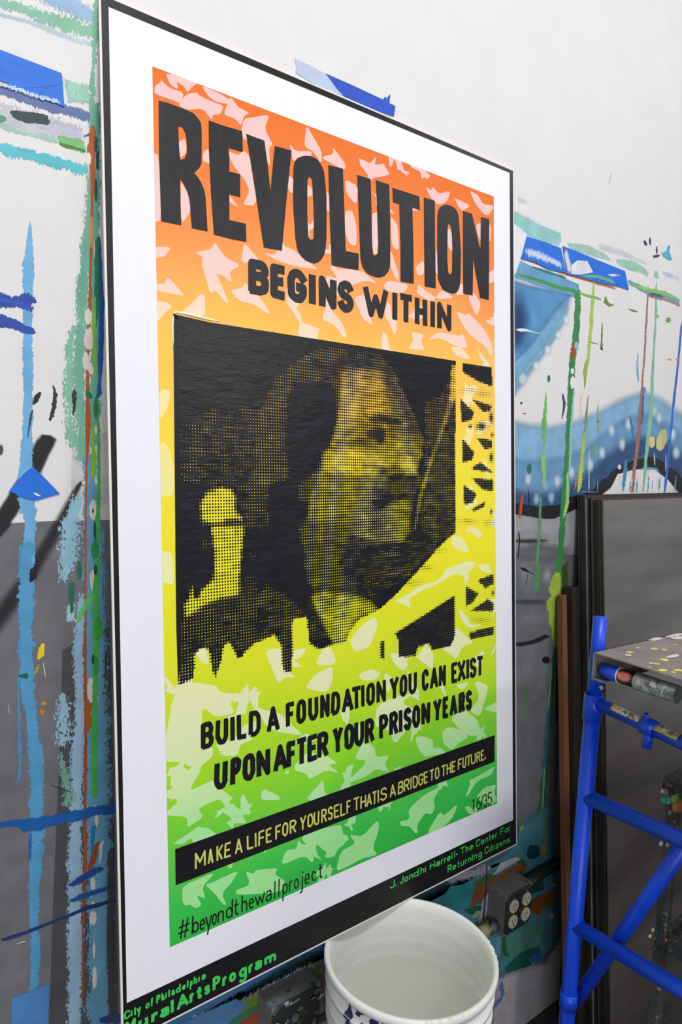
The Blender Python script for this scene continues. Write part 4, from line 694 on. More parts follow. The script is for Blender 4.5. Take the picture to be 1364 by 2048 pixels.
# ------------------------------------------------------------------ lettering
HEAD = {
 'R': (Z(3.41,300,100,(57,347),(120,362),(180,385),(240,408),(290,430),(325,465),(345,500),(352,560),(352,650),(350,780),(335,808),(300,840),(325,868),(345,900),(365,950),(375,1000),(390,1240),(335,1228),(285,1215),(277,1130),(270,1050),(262,1000),(250,960),(230,918),(205,880),(207,1040),(210,1195),(140,1183),(75,1170),(67,935),(60,700)), Z(3.41,300,100,(190,528),(215,525),(228,545),(240,570),(247,610),(250,650),(250,700),(235,745),(205,750),(198,700),(195,640))),
 'E': (Z(3.41,300,100,(397,483),(510,520),(625,555),(628,625),(630,695),(535,670),(538,750),(540,830),(612,850),(613,1003),(538,985),(540,1160),(652,1185),(655,1310),(545,1287),(435,1260),(415,980),(400,700)), None),
 'V': (Z(3.41,300,100,(655,572),(780,620),(800,780),(818,950),(822,950),(835,800),(848,655),(963,688),(930,1030),(895,1370),(775,1350),(715,960)), None),
 'O': (Z(3.41,300,100,(975,830),(977,790),(985,760),(1005,737),(1040,725),(1070,722),(1100,728),(1128,740),(1150,760),(1172,795),(1185,830),(1195,910),(1200,1000),(1202,1150),(1200,1300),(1195,1355),(1185,1400),(1168,1432),(1145,1450),(1118,1455),(1090,1450),(1058,1435),(1030,1410),(1012,1382),(1000,1350),(990,1280),(985,1200),(978,1100),(975,1000)), Z(3.41,300,100,(1070,900),(1074,880),(1085,868),(1093,870),(1100,880),(1106,910),(1108,950),(1113,1080),(1115,1200),(1115,1250),(1112,1290),(1095,1295),(1084,1288),(1078,1270),(1072,1190),(1070,1100))),
 'L': ([(656,330),(685,337),(688,420),(691,502),(717,508),(716.6,541.6),(663,531),(659,430)], None),
 'U': (Z(3.41,660,200,(183,510),(275,540),(280,750),(285,960),(287,1010),(290,1050),(305,1062),(322,1050),(327,980),(320,760),(312,550),(402,578),(408,840),(410,1100),(405,1140),(395,1170),(372,1200),(340,1212),(305,1208),(270,1195),(245,1176),(225,1150),(212,1116),(205,1080),(200,930),(195,800)), None),
 'T': (Z(3.41,660,200,(423,598),(605,658),(612,752),(560,735),(565,1000),(570,1255),(480,1240),(478,1000),(470,710),(428,700)), None),
 'I': (Z(3.41,660,200,(638,665),(712,690),(716,990),(720,1285),(645,1270),(641,980)), None),
 'o': (Z(3.41,660,200,(730,790),(735,760),(745,735),(765,720),(790,715),(816,719),(840,730),(858,752),(872,780),(878,820),(880,860),(886,950),(890,1050),(890,1150),(885,1250),(878,1285),(865,1310),(845,1320),(820,1320),(790,1308),(765,1290),(748,1258),(735,1220),(731,1110),(730,1000)), Z(3.41,660,200,(800,880),(802,858),(810,845),(818,852),(825,870),(830,930),(832,1000),(832,1090),(830,1170),(818,1190),(810,1186),(803,1170),(799,1090),(797,1000))),
 'N': (Z(3.41,660,200,(905,757),(965,775),(992,890),(1018,1005),(1025,1005),(1026,900),(1027,800),(1083,815),(1083,1090),(1082,1365),(1022,1350),(998,1215),(975,1080),(970,1335),(905,1320),(904,1040)), None)}
for k, (P, H) in HEAD.items():
    loops = [[Vector((*buv(bl(*p)), 0)) for p in L_] for L_ in ([P, H] if H else [P])]; flat = [v for L_ in loops for v in L_]
    o = mesh('letter', [bpt(v[0]+rng.normal(0, .0003), v[1]+rng.normal(0, .0003), .0011) for v in flat], [tuple(t) for t in tessellate_polygon(loops)], M_BLACK, board)
def arc(cx, cy, rx, ry, a0, a1, n=9): return [(cx+rx*math.cos(math.radians(a0+(a1-a0)*i/n)), cy+ry*math.sin(math.radians(a0+(a1-a0)*i/n))) for i in range(n+1)]
LO = .6; h_ = LO/2
G = {
 'A': [[(0,0),(.5,1),(1,0)], [(.2,.28),(.8,.28)]], 'B': [[(0,0),(0,1),(.6,1)]+arc(.6,.77,.36,.23,90,-90)+[(.1,.54)], [(.6,.54)]+arc(.6,.27,.4,.27,90,-90)+[(0,0)]],
 'C': [arc(.5,.72,.5,.28,10,180)+arc(.5,.28,.5,.28,180,350)], 'D': [[(0,0),(0,1),(.45,1)]+arc(.45,.65,.55,.35,90,0)+arc(.45,.35,.55,.35,0,-90)+[(0,0)]],
 'E': [[(1,1),(0,1),(0,0),(1,0)], [(0,.52),(.8,.52)]], 'F': [[(1,1),(0,1),(0,0)], [(0,.52),(.8,.52)]], 'G': [arc(.5,.72,.5,.28,15,180)+arc(.5,.28,.5,.28,180,360)+[(1,.45),(.6,.45)]],
 'H': [[(0,0),(0,1)], [(1,0),(1,1)], [(0,.5),(1,.5)]], 'I': [[(.5,0),(.5,1)]], 'J': [[(1,1),(1,.28)]+arc(.5,.28,.5,.28,0,-170)], 'K': [[(0,0),(0,1)], [(1,1),(0,.45)], [(.25,.6),(1,0)]],
 'L': [[(0,1),(0,0),(1,0)]], 'M': [[(0,0),(0,1),(.5,.35),(1,1),(1,0)]], 'N': [[(0,0),(0,1),(1,0),(1,1)]], 'O': [arc(.5,.68,.5,.32,0,180)+arc(.5,.32,.5,.32,180,360)+[(1,.68)]],
 'P': [[(0,0),(0,1),(.55,1)]+arc(.55,.74,.45,.26,90,-90)+[(0,.48)]], 'R': [[(0,0),(0,1),(.55,1)]+arc(.55,.75,.42,.25,90,-90)+[(0,.5)], [(.5,.5),(1,0)]],
 'S': [arc(.5,.76,.5,.24,20,180)+arc(.5,.76,.5,.24,180,250,4)[1:]+arc(.5,.25,.5,.25,60,0,4)+arc(.5,.25,.5,.25,0,-165)], 'T': [[(0,1),(1,1)], [(.5,1),(.5,0)]],
 'U': [[(0,1),(0,.3)]+arc(.5,.3,.5,.3,180,360)+[(1,1)]], 'V': [[(0,1),(.5,0),(1,1)]], 'W': [[(0,1),(.25,0),(.5,.7),(.75,0),(1,1)]], 'X': [[(0,0),(1,1)], [(0,1),(1,0)]], 'Y': [[(0,1),(.5,.48),(1,1)], [(.5,.48),(.5,0)]],
 'a': [arc(.5,.47,.45,.13,150,0)+[(.95,0)], arc(.5,.17,.5,.17,90,450,12)], 'b': [[(0,1),(0,0)], arc(.5,h_,.5,h_,180,-180,12)], 'c': [arc(.5,h_,.5,h_,40,320,12)], 'd': [[(1,1),(1,0)], arc(.5,h_,.5,h_,0,360,12)],
 'e': [[(0,h_),(1,h_)]+arc(.5,h_,.5,h_,0,310,12)], 'f': [arc(.75,.8,.35,.2,60,180)+[(.4,0)], [(0,LO),(.9,LO)]], 'g': [arc(.5,h_,.5,h_,0,360,12), [(1,LO),(1,-.1)]+arc(.5,-.1,.5,.2,0,-160)],
 'h': [[(0,1),(0,0)], [(0,.35)]+arc(.5,.35,.5,.25,180,0)+[(1,0)]], 'i': [[(.5,LO),(.5,0)], [(.5,.82),(.5,.9)]], 'j': [[(.8,LO),(.8,-.15)]+arc(.3,-.15,.5,.18,0,-130), [(.8,.82),(.8,.9)]], 'l': [[(.5,1),(.5,0)]],
 'm': [[(0,LO),(0,0)], arc(.25,.38,.25,.22,180,0)+[(.5,0)], arc(.75,.38,.25,.22,180,0)+[(1,0)]], 'n': [[(0,LO),(0,0)], [(0,.35)]+arc(.5,.35,.5,.25,180,0)+[(1,0)]], 'o': [arc(.5,h_,.5,h_,0,360,14)],
 'p': [[(0,LO),(0,-.35)], arc(.5,h_,.5,h_,180,-180,12)], 'r': [[(0,LO),(0,0)], [(0,.35)]+arc(.6,.35,.6,.25,180,60)], 's': [arc(.5,.45,.5,.15,30,180)+arc(.5,.15,.5,.15,60,-160)], 't': [[(.45,.9),(.45,.15)]+arc(.75,.15,.3,.15,180,300), [(0,LO),(1,LO)]],
 'u': [[(0,LO),(0,.25)]+arc(.5,.25,.5,.25,180,360)+[(1,LO)], [(1,.25),(1,0)]], 'w': [[(0,LO),(.25,0),(.5,.5),(.75,0),(1,LO)]], 'y': [[(0,LO),(.5,.05)], [(1,LO),(.3,-.35)]], 'z': [[(0,LO),(1,LO),(0,0),(1,0)]],
 '#': [[(.25,0),(.5,1)], [(.6,0),(.85,1)], [(.1,.33),(.95,.33)], [(.15,.66),(1,.66)]], '.': [[(.5,0),(.5,.16)]], '-': [[(0,.35),(1,.35)]], '/': [[(0,0),(1,1)]],
 '1': [[(0,.8),(.6,1),(.6,0)]], '6': [arc(.5,.3,.5,.3,0,360,12), [(.9,.95),(.3,.85),(0,.3)]], '3': [arc(.45,.75,.5,.25,150,-90)+arc(.45,.25,.55,.27,90,-150)], '5': [[(.95,1),(.1,1),(.05,.55)]+arc(.45,.3,.55,.3,100,-160)]}
def ln(pts):
    xs = [p[0] for p in pts]; ys = [p[1] for p in pts]
    def f(x):
        if x <= xs[0]: i = 0
        elif x >= xs[-1]: i = len(xs)-2
        else: i = max(j for j in range(len(xs)-1) if xs[j] <= x)
        return ys[i]+(x-xs[i])*(ys[i+1]-ys[i])/(xs[i+1]-xs[i])
    return f
def text_line(name, letters, base, top, th, m, k=.0011, wob=.0004):
    """letters = (character, left, right in photo pixels); base, top = lines through the letter feet and heads; th = stroke width in metres"""
    fb, ft = ln(base), ln(top)
    for ch, xl, xr in letters:
        cv = []; cf = []
        def M(x, y):
            px = xl+(xr-xl)*x; b0 = buv(bl(px, fb(px))); t0 = buv(bl(px, ft(px))); return np.array([b0[0]+(t0[0]-b0[0])*y, b0[1]+(t0[1]-b0[1])*y])
        wid = buv(bl(xr, fb(xr)))[0]-buv(bl(xl, fb(xl)))[0]; hei = M(0, 1)[1]-M(0, 0)[1]
        ix = min(.49, th/2/max(wid, 1e-5)); iy = th/2/hei
        for pl in G[ch]:
            if ch in 'Iil1.' or (ch == 't' and len(pl) == 2 and False): q = [np.array(M(x, iy+(1-2*iy)*y if y >= 0 else y)) for x, y in pl]
            else: q = [np.array(M(ix+(1-2*ix)*x, iy+(1-2*iy)*y if y >= 0 else y)) for x, y in pl]
            q = [p+rng.normal(0, wob, 2) for p in q]
            if np.linalg.norm(q[0]-q[-1]) > 1e-3:
                for (i, j) in ((0, 1), (-1, -2)):
                    d = q[i]-q[j]; L_ = np.linalg.norm(d)
                    if L_ > 1e-6: q[i] = q[i]+d/L_*th*.3
            for i in range(len(q)-1):
                d = q[i+1]-q[i]; L_ = np.linalg.norm(d)
                if L_ < 1e-6: continue
                n_ = np.array([-d[1], d[0]])/L_*th/2
                n0 = len(cv); cv += [q[i]+n_, q[i]-n_, q[i+1]-n_, q[i+1]+n_]; cf.append([n0, n0+1, n0+2, n0+3])
            for i in range(1, len(q)-1):
                n0 = len(cv); cv += [q[i]+th/2*np.array([math.cos(a_*PI/5), math.sin(a_*PI/5)]) for a_ in range(10)]; cf.append(list(range(n0, n0+10)))
        ov, _, of, _a, _b, og = delaunay_2d_cdt([Vector((float(a_[0]*1000), float(a_[1]*1000))) for a_ in cv], [], cf, 1, 1e-4)
        mesh(name, [bpt(a_[0]/1000, a_[1]/1000, k) for a_ in ov], [tuple(f) for f, g_ in zip(of, og) if len(g_)], m, board)
text_line('letter', [('B',496,538),('E',540,572),('G',574.5,613),('I',617,631.6),('N',636.5,672.6),('S',675,706.5)],
          [(501,587),(672,622),(901,663)], [(496,515),(672,557),(901,608)], .0150, M_BLACK)
text_line('letter', [('W',727,775),('I',783,794.5),('T',798,825),('H',829,854),('I',860,869.7),('N',874,902)],
          [(501,587),(672,622),(901,663)], [(496,515),(672,557),(901,608)], .0128, M_BLACK)
text_line('letter', [('B',402,427),('U',431,456),('I',460,470),('L',473,494),('D',497,521),('A',533,559),('F',571,589),('O',592,612),('U',616,636),('N',639.7,658.7),('D',661.7,680),('A',683,706),('T',703,721),('I',721,729),('O',732,749.5),('N',752,771),('Y',779,797),('O',799,814),('U',816,833),('C',843,857),('A',859.5,876),('N',877,891),('E',902,914.5),('X',914.5,931),('I',931,938),('S',938.6,952),('T',952.5,966)],
          [(402,1500),(680,1427),(960,1352)], [(402,1446),(680,1380),(965,1310)], .0082, M_INKB)
text_line('letter', [('U',428.6,454.8),('P',459.8,482),('O',484.7,510),('N',512,539.5),('A',546.5,574),('F',572,592),('T',592,614),('E',614,635),('R',634,656.6),('Y',665,685),('O',688,708),('U',708,727.5),('R',729.7,748),('P',757.6,776),('R',778,795.7),('I',796.5,805),('S',806.7,822),('O',824,839.6),('N',842,859.5),('Y',866,882.5),('E',884.7,897),('A',899,914.4),('R',916.6,929.8),('S',931,943.7)],
          [(430,1582),(682,1504),(937,1421)], [(430,1526),(682,1452),(937,1380)], .0095, M_INKB)
M_LIME = plain('lime_lettering', (205, 208, 96), .5, var=.04); M_GRN = plain('green_lettering', (62, 205, 88), .5, var=.08, scale=60)
mesh('black_banner', [bl(x, y, .0009) for x, y in [(350,1698),(351,1770),(988.5,1523),(988.5,1470)]], [(0, 1, 2, 3)], M_INKB, board)
text_line('letter', [('M',389,411),('A',414,426.6),('K',432,445.6),('E',447.7,462),('A',469,485),('L',493,507),('I',508,513),('F',516,529),('E',531,543),('F',550,562),('O',564,576),('R',578,592),('Y',599,612),('O',614,625.6),('U',627,638),('R',642,653),('S',655,665),('E',667,678),('L',680,690),('F',692,701),('T',706,718),('H',720,731.5),('A',732,743),('T',744,752.5),('I',753.5,758),('S',760,773),('A',779,790.6),('B',795,806),('R',807,818.5),('I',819,823),('D',825,835),('G',836,846),('E',847,855),('T',858,868),('O',869,878),('T',881.6,891.7),('H',892.7,901),('E',902.5,910),('F',915,923),('U',924,932),('T',932,941),('U',941,950.7),('R',952,960),('E',961,967.6),('.',968.6,971.5)],
          [(391,1738),(570,1672),(748,1608),(966,1520)], [(389,1707),(570,1644),(748,1582),(966,1499)], .0033, M_LIME)
text_line('letter', [('#',353,380),('b',383.5,397),('e',399,410),('y',410,423),('o',423,433),('n',435,447),('d',451,465),('t',467,477),('h',482.5,494),('e',497,507.6),('w',509,529),('a',530.6,543),('l',547,551),('l',556,559.6),('p',564,575),('r',577.5,585.5),('o',587.6,597),('j',598.6,606.6),('e',609,619),('c',622.4,631.6),('t',635.6,645)],
          [(360,1878),(390,1866),(641,1756)], [(360,1840),(390,1829),(641,1723)], .0023, M_INKB)
text_line('letter', [('1',944,949),('6',952.5,961),('/',961,966),('3',966,973.7),('5',974.5,983.5)], [(947,1623),(981,1608.5)], [(946,1597),(981,1583)], .0025, M_INKB)
text_line('letter', [('J',779,788.6),('.',789.5,792.5),('J',799.6,806.6),('o',808,816),('n',817.6,825),('d',826,837),('h',840,847.5),('i',848.5,851.5),('H',859,869),('a',870,880),('r',881.4,886.5),('r',887.5,892.4),('e',893,900.7),('l',902,904.5),('l',907,909.5),('-',911,915),('T',919.4,929.3),('h',930.5,936),('e',937.7,945.8),('C',951,960),('e',961,967.8),('n',969,975.5),('t',976.6,981),('e',982,988),('r',990,994),('F',999.7,1007.4),('o',1008.5,1015),('r',1016,1021)],
          [(782,1777),(900,1720),(1020,1661)], [(782,1761),(900,1705),(1020,1647)], .0026, M_GRN, wob=.0002)
text_line('letter', [('R',894.6,903),('e',904,911.7),('t',914,918),('u',920,927),('r',929,933.7),('n',934.8,941.4),('i',943,945),('n',946.5,953.5),('g',955.7,963.4),('C',968.5,976.6),('i',978,980),('t',981,985.4),('i',986.6,988.7),('z',990.5,997),('e',998.6,1004),('n',1006,1011.8),('s',1013,1019.5)],
          [(896,1745),(1017,1685)], [(896,1730),(1017,1671)], .0026, M_GRN, wob=.0002)
text_line('letter', [('C',247.6,260),('i',261,264),('t',266.6,272),('y',273,281.5),('o',290,299),('f',300,306.5),('P',312,320),('h',321.7,328),('i',330,332.5),('l',336,340),('a',341.8,349),('d',350.7,360.8),('e',363,371),('l',373,376),('p',378.7,385),('h',386.8,394),('i',396,398.7),('a',402,411)],
          [(254,2037),(406,1959)], [(254,2020),(406,1943)], .0026, M_GRN, wob=.0002)
text_line('letter', [('M',250,271),('u',276,296),('r',302,316),('a',319.5,338.5),('l',340,348),('A',353,376.5),('r',378,388),('t',392,404),('s',407.7,420),('P',425,440),('r',444,453),('o',457,472),('g',477,493),('r',496,505),('a',508,524),('m',528,551.5)],
          [(254,2071),(345,2025),(428,1981),(551,1921)], [(254,2042),(345,1997),(428,1953),(551,1896)], .0052, M_GRN, wob=.0003)

# ------------------------------------------------------------------ white bucket
bc = np.array([.488, -.247, 0.]); M_BUCK = plain('bucket_plastic', (248, 246, 240), .38, var=.01, scale=8, bumpy=.05)
M_BUCK.node_tree.nodes['Principled BSDF'].inputs['Subsurface Weight'].default_value = .5; M_BUCK.node_tree.nodes['Principled BSDF'].inputs['Subsurface Scale'].default_value = .03; M_BUCK.node_tree.nodes['Principled BSDF'].inputs['Subsurface Radius'].default_value = (1, .95, .85)
bucket = empty('plastic_bucket', bc); tag(bucket, 'big white plastic paint bucket with blue paint splashes, under the leaning board', 'bucket')
prof = [(0, 0), (.130, 0), (.133, .004), (.136, .10), (.141, .22), (.1415, .255), (.1475, .256), (.1475, .262), (.142, .264), (.1425, .284), (.149, .285), (.149, .291), (.143, .293), (.1435, .318), (.1505, .319), (.1505, .325), (.1445, .327), (.145, .352), (.153, .353), (.1545, .358), (.1545, .365), (.1525, .368), (.1475, .368), (.1455, .364), (.1425, .355), (.141, .30), (.138, .22), (.133, .10), (.129, .006), (0, .006)]
M_BUCK.node_tree.nodes['Principled BSDF'].inputs['Subsurface Weight'].default_value = .3
MB().lathe(prof, bc, 96).build('body', M_BUCK, bucket, True)
M_SPL = plain('navy_splash', (48, 52, 100), .4, var=.2)
b = MB()
def on_buck(az, z, k=.0008):
    r = np.interp(z, [p[1] for p in prof[1:21]], [p[0] for p in prof[1:21]])+k; return (bc[0]+r*math.cos(az), bc[1]+r*math.sin(az), z)
for az, z, da, dz in [(-2.75, .335, .03, .02), (-2.55, .34, .05, .012), (-2.9, .30, .03, .03), (-2.62, .305, .035, .028), (-2.4, .308, .03, .016), (-2.75, .272, .02, .02), (-2.2, .275, .035, .02), (-2.95, .345, .03, .01), (-2.45, .27, .02, .024), (-2.6, .235, .04, .02), (-2.05, .30, .012, .01), (-3.1, .32, .03, .03), (-2.3, .24, .02, .02), (-3.0, .24, .04, .03)]:
    da *= 1.5; ph = rng.uniform(0, 6); NZ, NA = 22, 5; V = []; F = []
    for i in range(NZ+1):
        zz = -1+2*i/NZ; hw = da*math.sqrt(max(0, 1-zz*zz))*(1+.35*math.sin(7*zz+ph)); off = .4*da*math.sin(3*zz+ph)
        V += [on_buck(az+off+hw*(-1+2*j/NA), min(.351, z+dz*zz), .0007) for j in range(NA+1)]
    F = [(i*(NA+1)+j, i*(NA+1)+j+1, (i+1)*(NA+1)+j+1, (i+1)*(NA+1)+j) for i in range(NZ) for j in range(NA)]; mesh('paint_splash', V, F, M_SPL, bucket)
b = MB()
for i in range(15):
    az = -2.2+.06*i+rng.normal(0, .02)+(.9 if i > 8 else 0); b.tube([(bc[0]+.1525*math.cos(a_), bc[1]+.1525*math.sin(a_), .3665) for a_ in (az, az+.02, az+.045)], [.001, .0025, .001], 6)
b.build('dried_paint', M_GLOSS, bucket, True)
bu2 = MB().lathe([(r_, -.001-z_*.895) for r_, z_ in prof], bc, 64).build('plastic_bucket', M_BUCK, None, True, base=bc+[0, 0, FZ]); tag(bu2, 'upturned white bucket carrying the upper bucket, below the picture edge', 'bucket')

# ------------------------------------------------------------------ socket boxes on the wall
M_BOX = splattered('box_steel', (132, 130, 124), [(72, 92, 72), (120, 150, 190)], .55, .2, 40, .66); M_PLATE = splattered('cover_plate', (46, 50, 50), [(70, 80, 45), (35, 70, 95)], .5, .2, 50, .66)
M_IVORY = plain('ivory_plastic', (212, 204, 176), .45, var=.1); M_SLOT = plain('slot_black', (30, 28, 26), .6); M_PIPE = splattered('pipe_steel', (125, 125, 120), [(70, 75, 70), (150, 160, 120)], .45, .5, 50, .6)
def px_wall(x, y): p = on_y(x, y); return p[0], p[2]
def socket_box(name, label, cx, cz, w_, h_2, dep, recept=True):
    r = empty(name, (cx, 0, cz)); tag(r, label, 'power outlet')
    MB().box((cx, -dep/2, cz), (w_/2, 0, 0), (0, dep/2, 0), (0, 0, h_2/2)).build('box', M_BOX, r)
    pl = MB(); y0 = -dep-.0005; c = .012; ww, hh = w_/2, h_2/2
    P = [(-ww+c, -hh), (ww-c, -hh), (ww, -hh+c), (ww, hh-c), (ww-c, hh), (-ww+c, hh), (-ww, hh-c), (-ww, -hh+c)]
    pl.add([(cx+x, y0, cz+z) for x, z in P]+[(cx+x*.93, y0-.004, cz+z*.93) for x, z in P], [(i, (i+1) % 8, 8+(i+1) % 8, 8+i) for i in range(8)]+[tuple(range(8, 16))]); pl.build('cover_plate', M_PLATE, r)
    if recept:
        for ix_ in (-1, 1):
            for iz in (-1, 1):
                x, z = cx+ix_*.0255, cz+iz*.0205; b = MB(); n = 24
                P = [(x+.0172*math.cos(a_)*1.0, y0-.004, z+.0172*math.sin(a_)) for a_ in np.linspace(0, 2*PI, n, endpoint=False)]; P2 = [(p[0]*1+(x-p[0])*.06, y0-.0075, p[2]+(z-p[2])*.06) for p in P]
                b.add(P+P2, [(i, (i+1) % n, n+(i+1) % n, n+i) for i in range(n)]+[tuple(range(n, 2*n))]); s_ = b.build('receptacle', M_IVORY, r)
                b = MB()
                for dx, hz in ((-.0055, .0038), (.0055, .0032)): b.box((x+dx, y0-.0077, z+.003), (.0009, 0, 0), (0, .0004, 0), (0, 0, hz))
                b.tube([(x, y0-.0074, z-.0075), (x, y0-.0082, z-.0075)], .0022, 10); b.build('slot', M_SLOT, s_)
        b = MB()
        for dz in (.0, ): b.tube([(cx, y0-.003, cz), (cx, y0-.0065, cz)], .003, 10)
        for dz in (-.047, .047):
            for dx in (-.0255, .0255): b.tube([(cx+dx, y0-.003, cz+dz*.9), (cx+dx, y0-.0062, cz+dz*.9)], .0025, 8)
        b.build('screw', M_PIPE, r)
    else:
        MB().tube([(cx-.005, y0-.003, cz+.01), (cx-.005, y0-.008, cz+.01)], .008, 14).build('screw', M_PIPE, r)
    return r
DEP = .055
p1 = on_y(1007, 1858, -DEP); p2 = on_y(1064, 1775, -DEP)
cx, cz = on_y(1036, 1818, -DEP)[[0, 2]]
sb = socket_box('socket_box', 'paint-spotted steel socket box with four round ivory outlets, right of the bucket', cx, cz, .108, .108, DEP)
MB().tube([(cx-.054, -.028, cz-.035), (cx-.085, -.028, cz-.035)], .0155, 18).build('connector', M_PIPE, sb, True)
MB().tube([(cx-.070, -.028, cz-.035), (cx-.078, -.028, cz-.035)], .0185, 6).build('lock_nut', M_PIPE, sb)
o = MB().tube([(cx-.083, -.028, cz-.035), (cx-.128, -.028, cz-.036), (cx-.30, -.020, cz-.038), (cx-.62, -.014, cz-.04)], .0125, 16).build('conduit', M_PIPE, None, True, base=(cx-.083, -.028, cz-.035)); tag(o, 'thin metal conduit on the wall running left from the socket box behind the bucket', 'conduit')
MB().tube([(cx-.083, -.028, cz-.035), (cx-.112, -.028, cz-.0355)], .0138, 16).build('yellow_sleeve', plain('yellowed_sleeve', (190, 185, 130), .5), o, True)
o = MB().tube([(cx+.055, -.02, cz+.02), (cx+.13, -.02, cz+.025), (cx+.22, -.02, cz+.027)], .014, 14).build('conduit', splattered('dark_pipe', (40, 48, 46), [(80, 110, 110), (30, 70, 70)], .5, .2), None, True, base=(cx+.055, -.02, cz+.02)); tag(o, 'dark paint-smeared conduit running right from the socket box to the stud', 'conduit')
q = on_y(592, 2028, -.05); socket_box('socket_box', 'dark paint-crusted steel junction box under the board, left of the bucket', q[0], q[2]-.01, .115, .10, .05, False)
c2x, c2z = q[0], q[2]-.01
b = MB(); rr = random.Random(4)
for i in range(26):
    x, z = c2x+rr.uniform(-.055, .055), c2z+rr.uniform(-.04, .05); P = [(x+rr.uniform(.004, .012)*math.cos(a_), -.0552, z+rr.uniform(.002, .006)*math.sin(a_)) for a_ in np.linspace(0, 2*PI, 7, endpoint=False)]; b.add(P, [tuple(range(7))])
o = b.build('paint_fleck', splattered('flecks', (110, 115, 110), [(190, 195, 195), (60, 70, 60)], .5, 0, 80, .55), bpy.data.objects['socket_box.001'])

# ------------------------------------------------------------------ stack of thin sheets leaning on the wall
sx = on_y(1150, 1000)[0]; ST_TOP = on_y(1150, 992)[2]
def solve_y(px, z, x):
    lo, hi = -1.2, 0.0
    for _ in range(50):
        mid = (lo+hi)/2
        if to_px(np.array([x, mid, z]))[0] > px: lo = mid
        else: hi = mid
    return (lo+hi)/2
yt = solve_y(1204, ST_TOP, sx); yb_back = .0; ybot = solve_y(1213, .30, sx); slope = (ybot-yt)/(ST_TOP-.30); yfloor = yt+slope*(ST_TOP-FZ)
NS = 15; tk = abs(yt)/NS
print('STACK', sx, ST_TOP, yt, ybot, yfloor, tk)
def sheet_mat(name, c, rough, metal): 
    m, N, L, b = nt(name); n = link_noise(N, L, 3.5, 4, .55, stretch=(.35, 1, 2.2)); r = ramp(N, L, n.outputs[0], [(.35, rgba(c, .75)), (.6, rgba(c, 1.2))]); L.new(r.outputs[0], b.inputs['Base Color'])
    b.inputs['Roughness'].default_value = rough; b.inputs['Metallic'].default_value = metal; bump(N, L, b, n.outputs[0], .12, .004); return m
M_SH = [sheet_mat('sheet_dark', (158, 151, 144), .3, .88), sheet_mat('sheet_black', (46, 44, 42), .5, .1), sheet_mat('sheet_pale', (150, 156, 166), .5, .2), sheet_mat('sheet_brown', (70, 62, 52), .5, .1)]
ORD = ['frontmost', 'second from the front', 'third from the front', 'fourth from the front', 'fifth from the front', 'sixth from the front', 'seventh from the front', 'eighth from the front', 'ninth from the front', 'sixth from the wall', 'fifth from the wall', 'fourth from the wall', 'third from the wall', 'second from the wall', 'nearest the wall']
for i in range(NS):
    f = i/NS; y0 = yt*(1-f); hw = 1.45+rng.uniform(-.01, .01); t2 = tk*.80/2; ztop = ST_TOP+(-.004 if i < 7 else .004)+rng.uniform(-.004, .004); x0 = sx+rng.uniform(-.0025, .0025)
    if i in (8, 9): ztop -= .006
    y0 -= .004; yb = y0+slope*(ztop-FZ)
    mm = M_SH[0] if i == 0 else M_SH[2] if i == 9 else M_SH[3] if i % 4 == 2 else M_SH[1]
    top = np.array([0, y0+t2, ztop]); bot = np.array([0, yb+t2, FZ+.002]); d = (top-bot)/2; c = (top+bot)/2+np.array([x0+hw/2, 0, 0]); n_ = np.cross(d/np.linalg.norm(d), [1, 0, 0])*t2
    o = MB().box(c, (hw/2, 0, 0), n_, d).build('thin_sheet', mm, None, base=(c[0], bot[1], FZ))
    lab = f'{"pale grey" if i == 9 else "dark"} thin sheet in the leaning stack, {ORD[i]}'
    if i == 0: lab = 'frontmost dark glossy sheet of the leaning stack, its broad grey face showing'
    tag(o, lab, 'sheet', 'thin sheets stacked against the wall')
# wood stud
sp_ = on_y(1137, 1400, -.03); M_STUD = plain('stud_wood', (140, 88, 58), .65, var=.2, scale=12, stretch=(6, 6, .4), c2=(112, 68, 44)); M_DK = plain('gap_shade_strip', (34, 26, 22), .7)
xs = on_y(1120, 1700)[0]; ztp = on_y(1130, 1190, -.02)[2]
def lean_board(name, x, wx, dep, zt2, m_, lab):
    yt2 = -.006; L_ = zt2-FZ; yb2 = yt2+slope*L_; tp = np.array([x, yt2-dep/2, zt2]); bt = np.array([x, yb2-dep/2, FZ+.004]); d = (tp-bt)/2; n_ = np.cross(d/np.linalg.norm(d), [1, 0, 0])*dep/2
    o = MB().box((tp+bt)/2, (wx/2, 0, 0), n_, d).build(name, m_, None, base=(x, bt[1], FZ)); tag(o, lab, 'wood'); bv = o.modifiers.new('bevel', 'BEVEL'); bv.width = .0015; bv.segments = 2
lean_board('wood_stud', sx-.050, .020, .018, ztp, M_STUD, 'narrow brown wooden stud leaning on the wall, left of the sheet stack')
lean_board('gap_shade_strip', sx-.020, .030, .03, ztp+.02, M_DK, 'dark strip imitating the shaded gap between the brown stud and the sheet stack')  # dark strip put in for the shade of the gap beside the stud

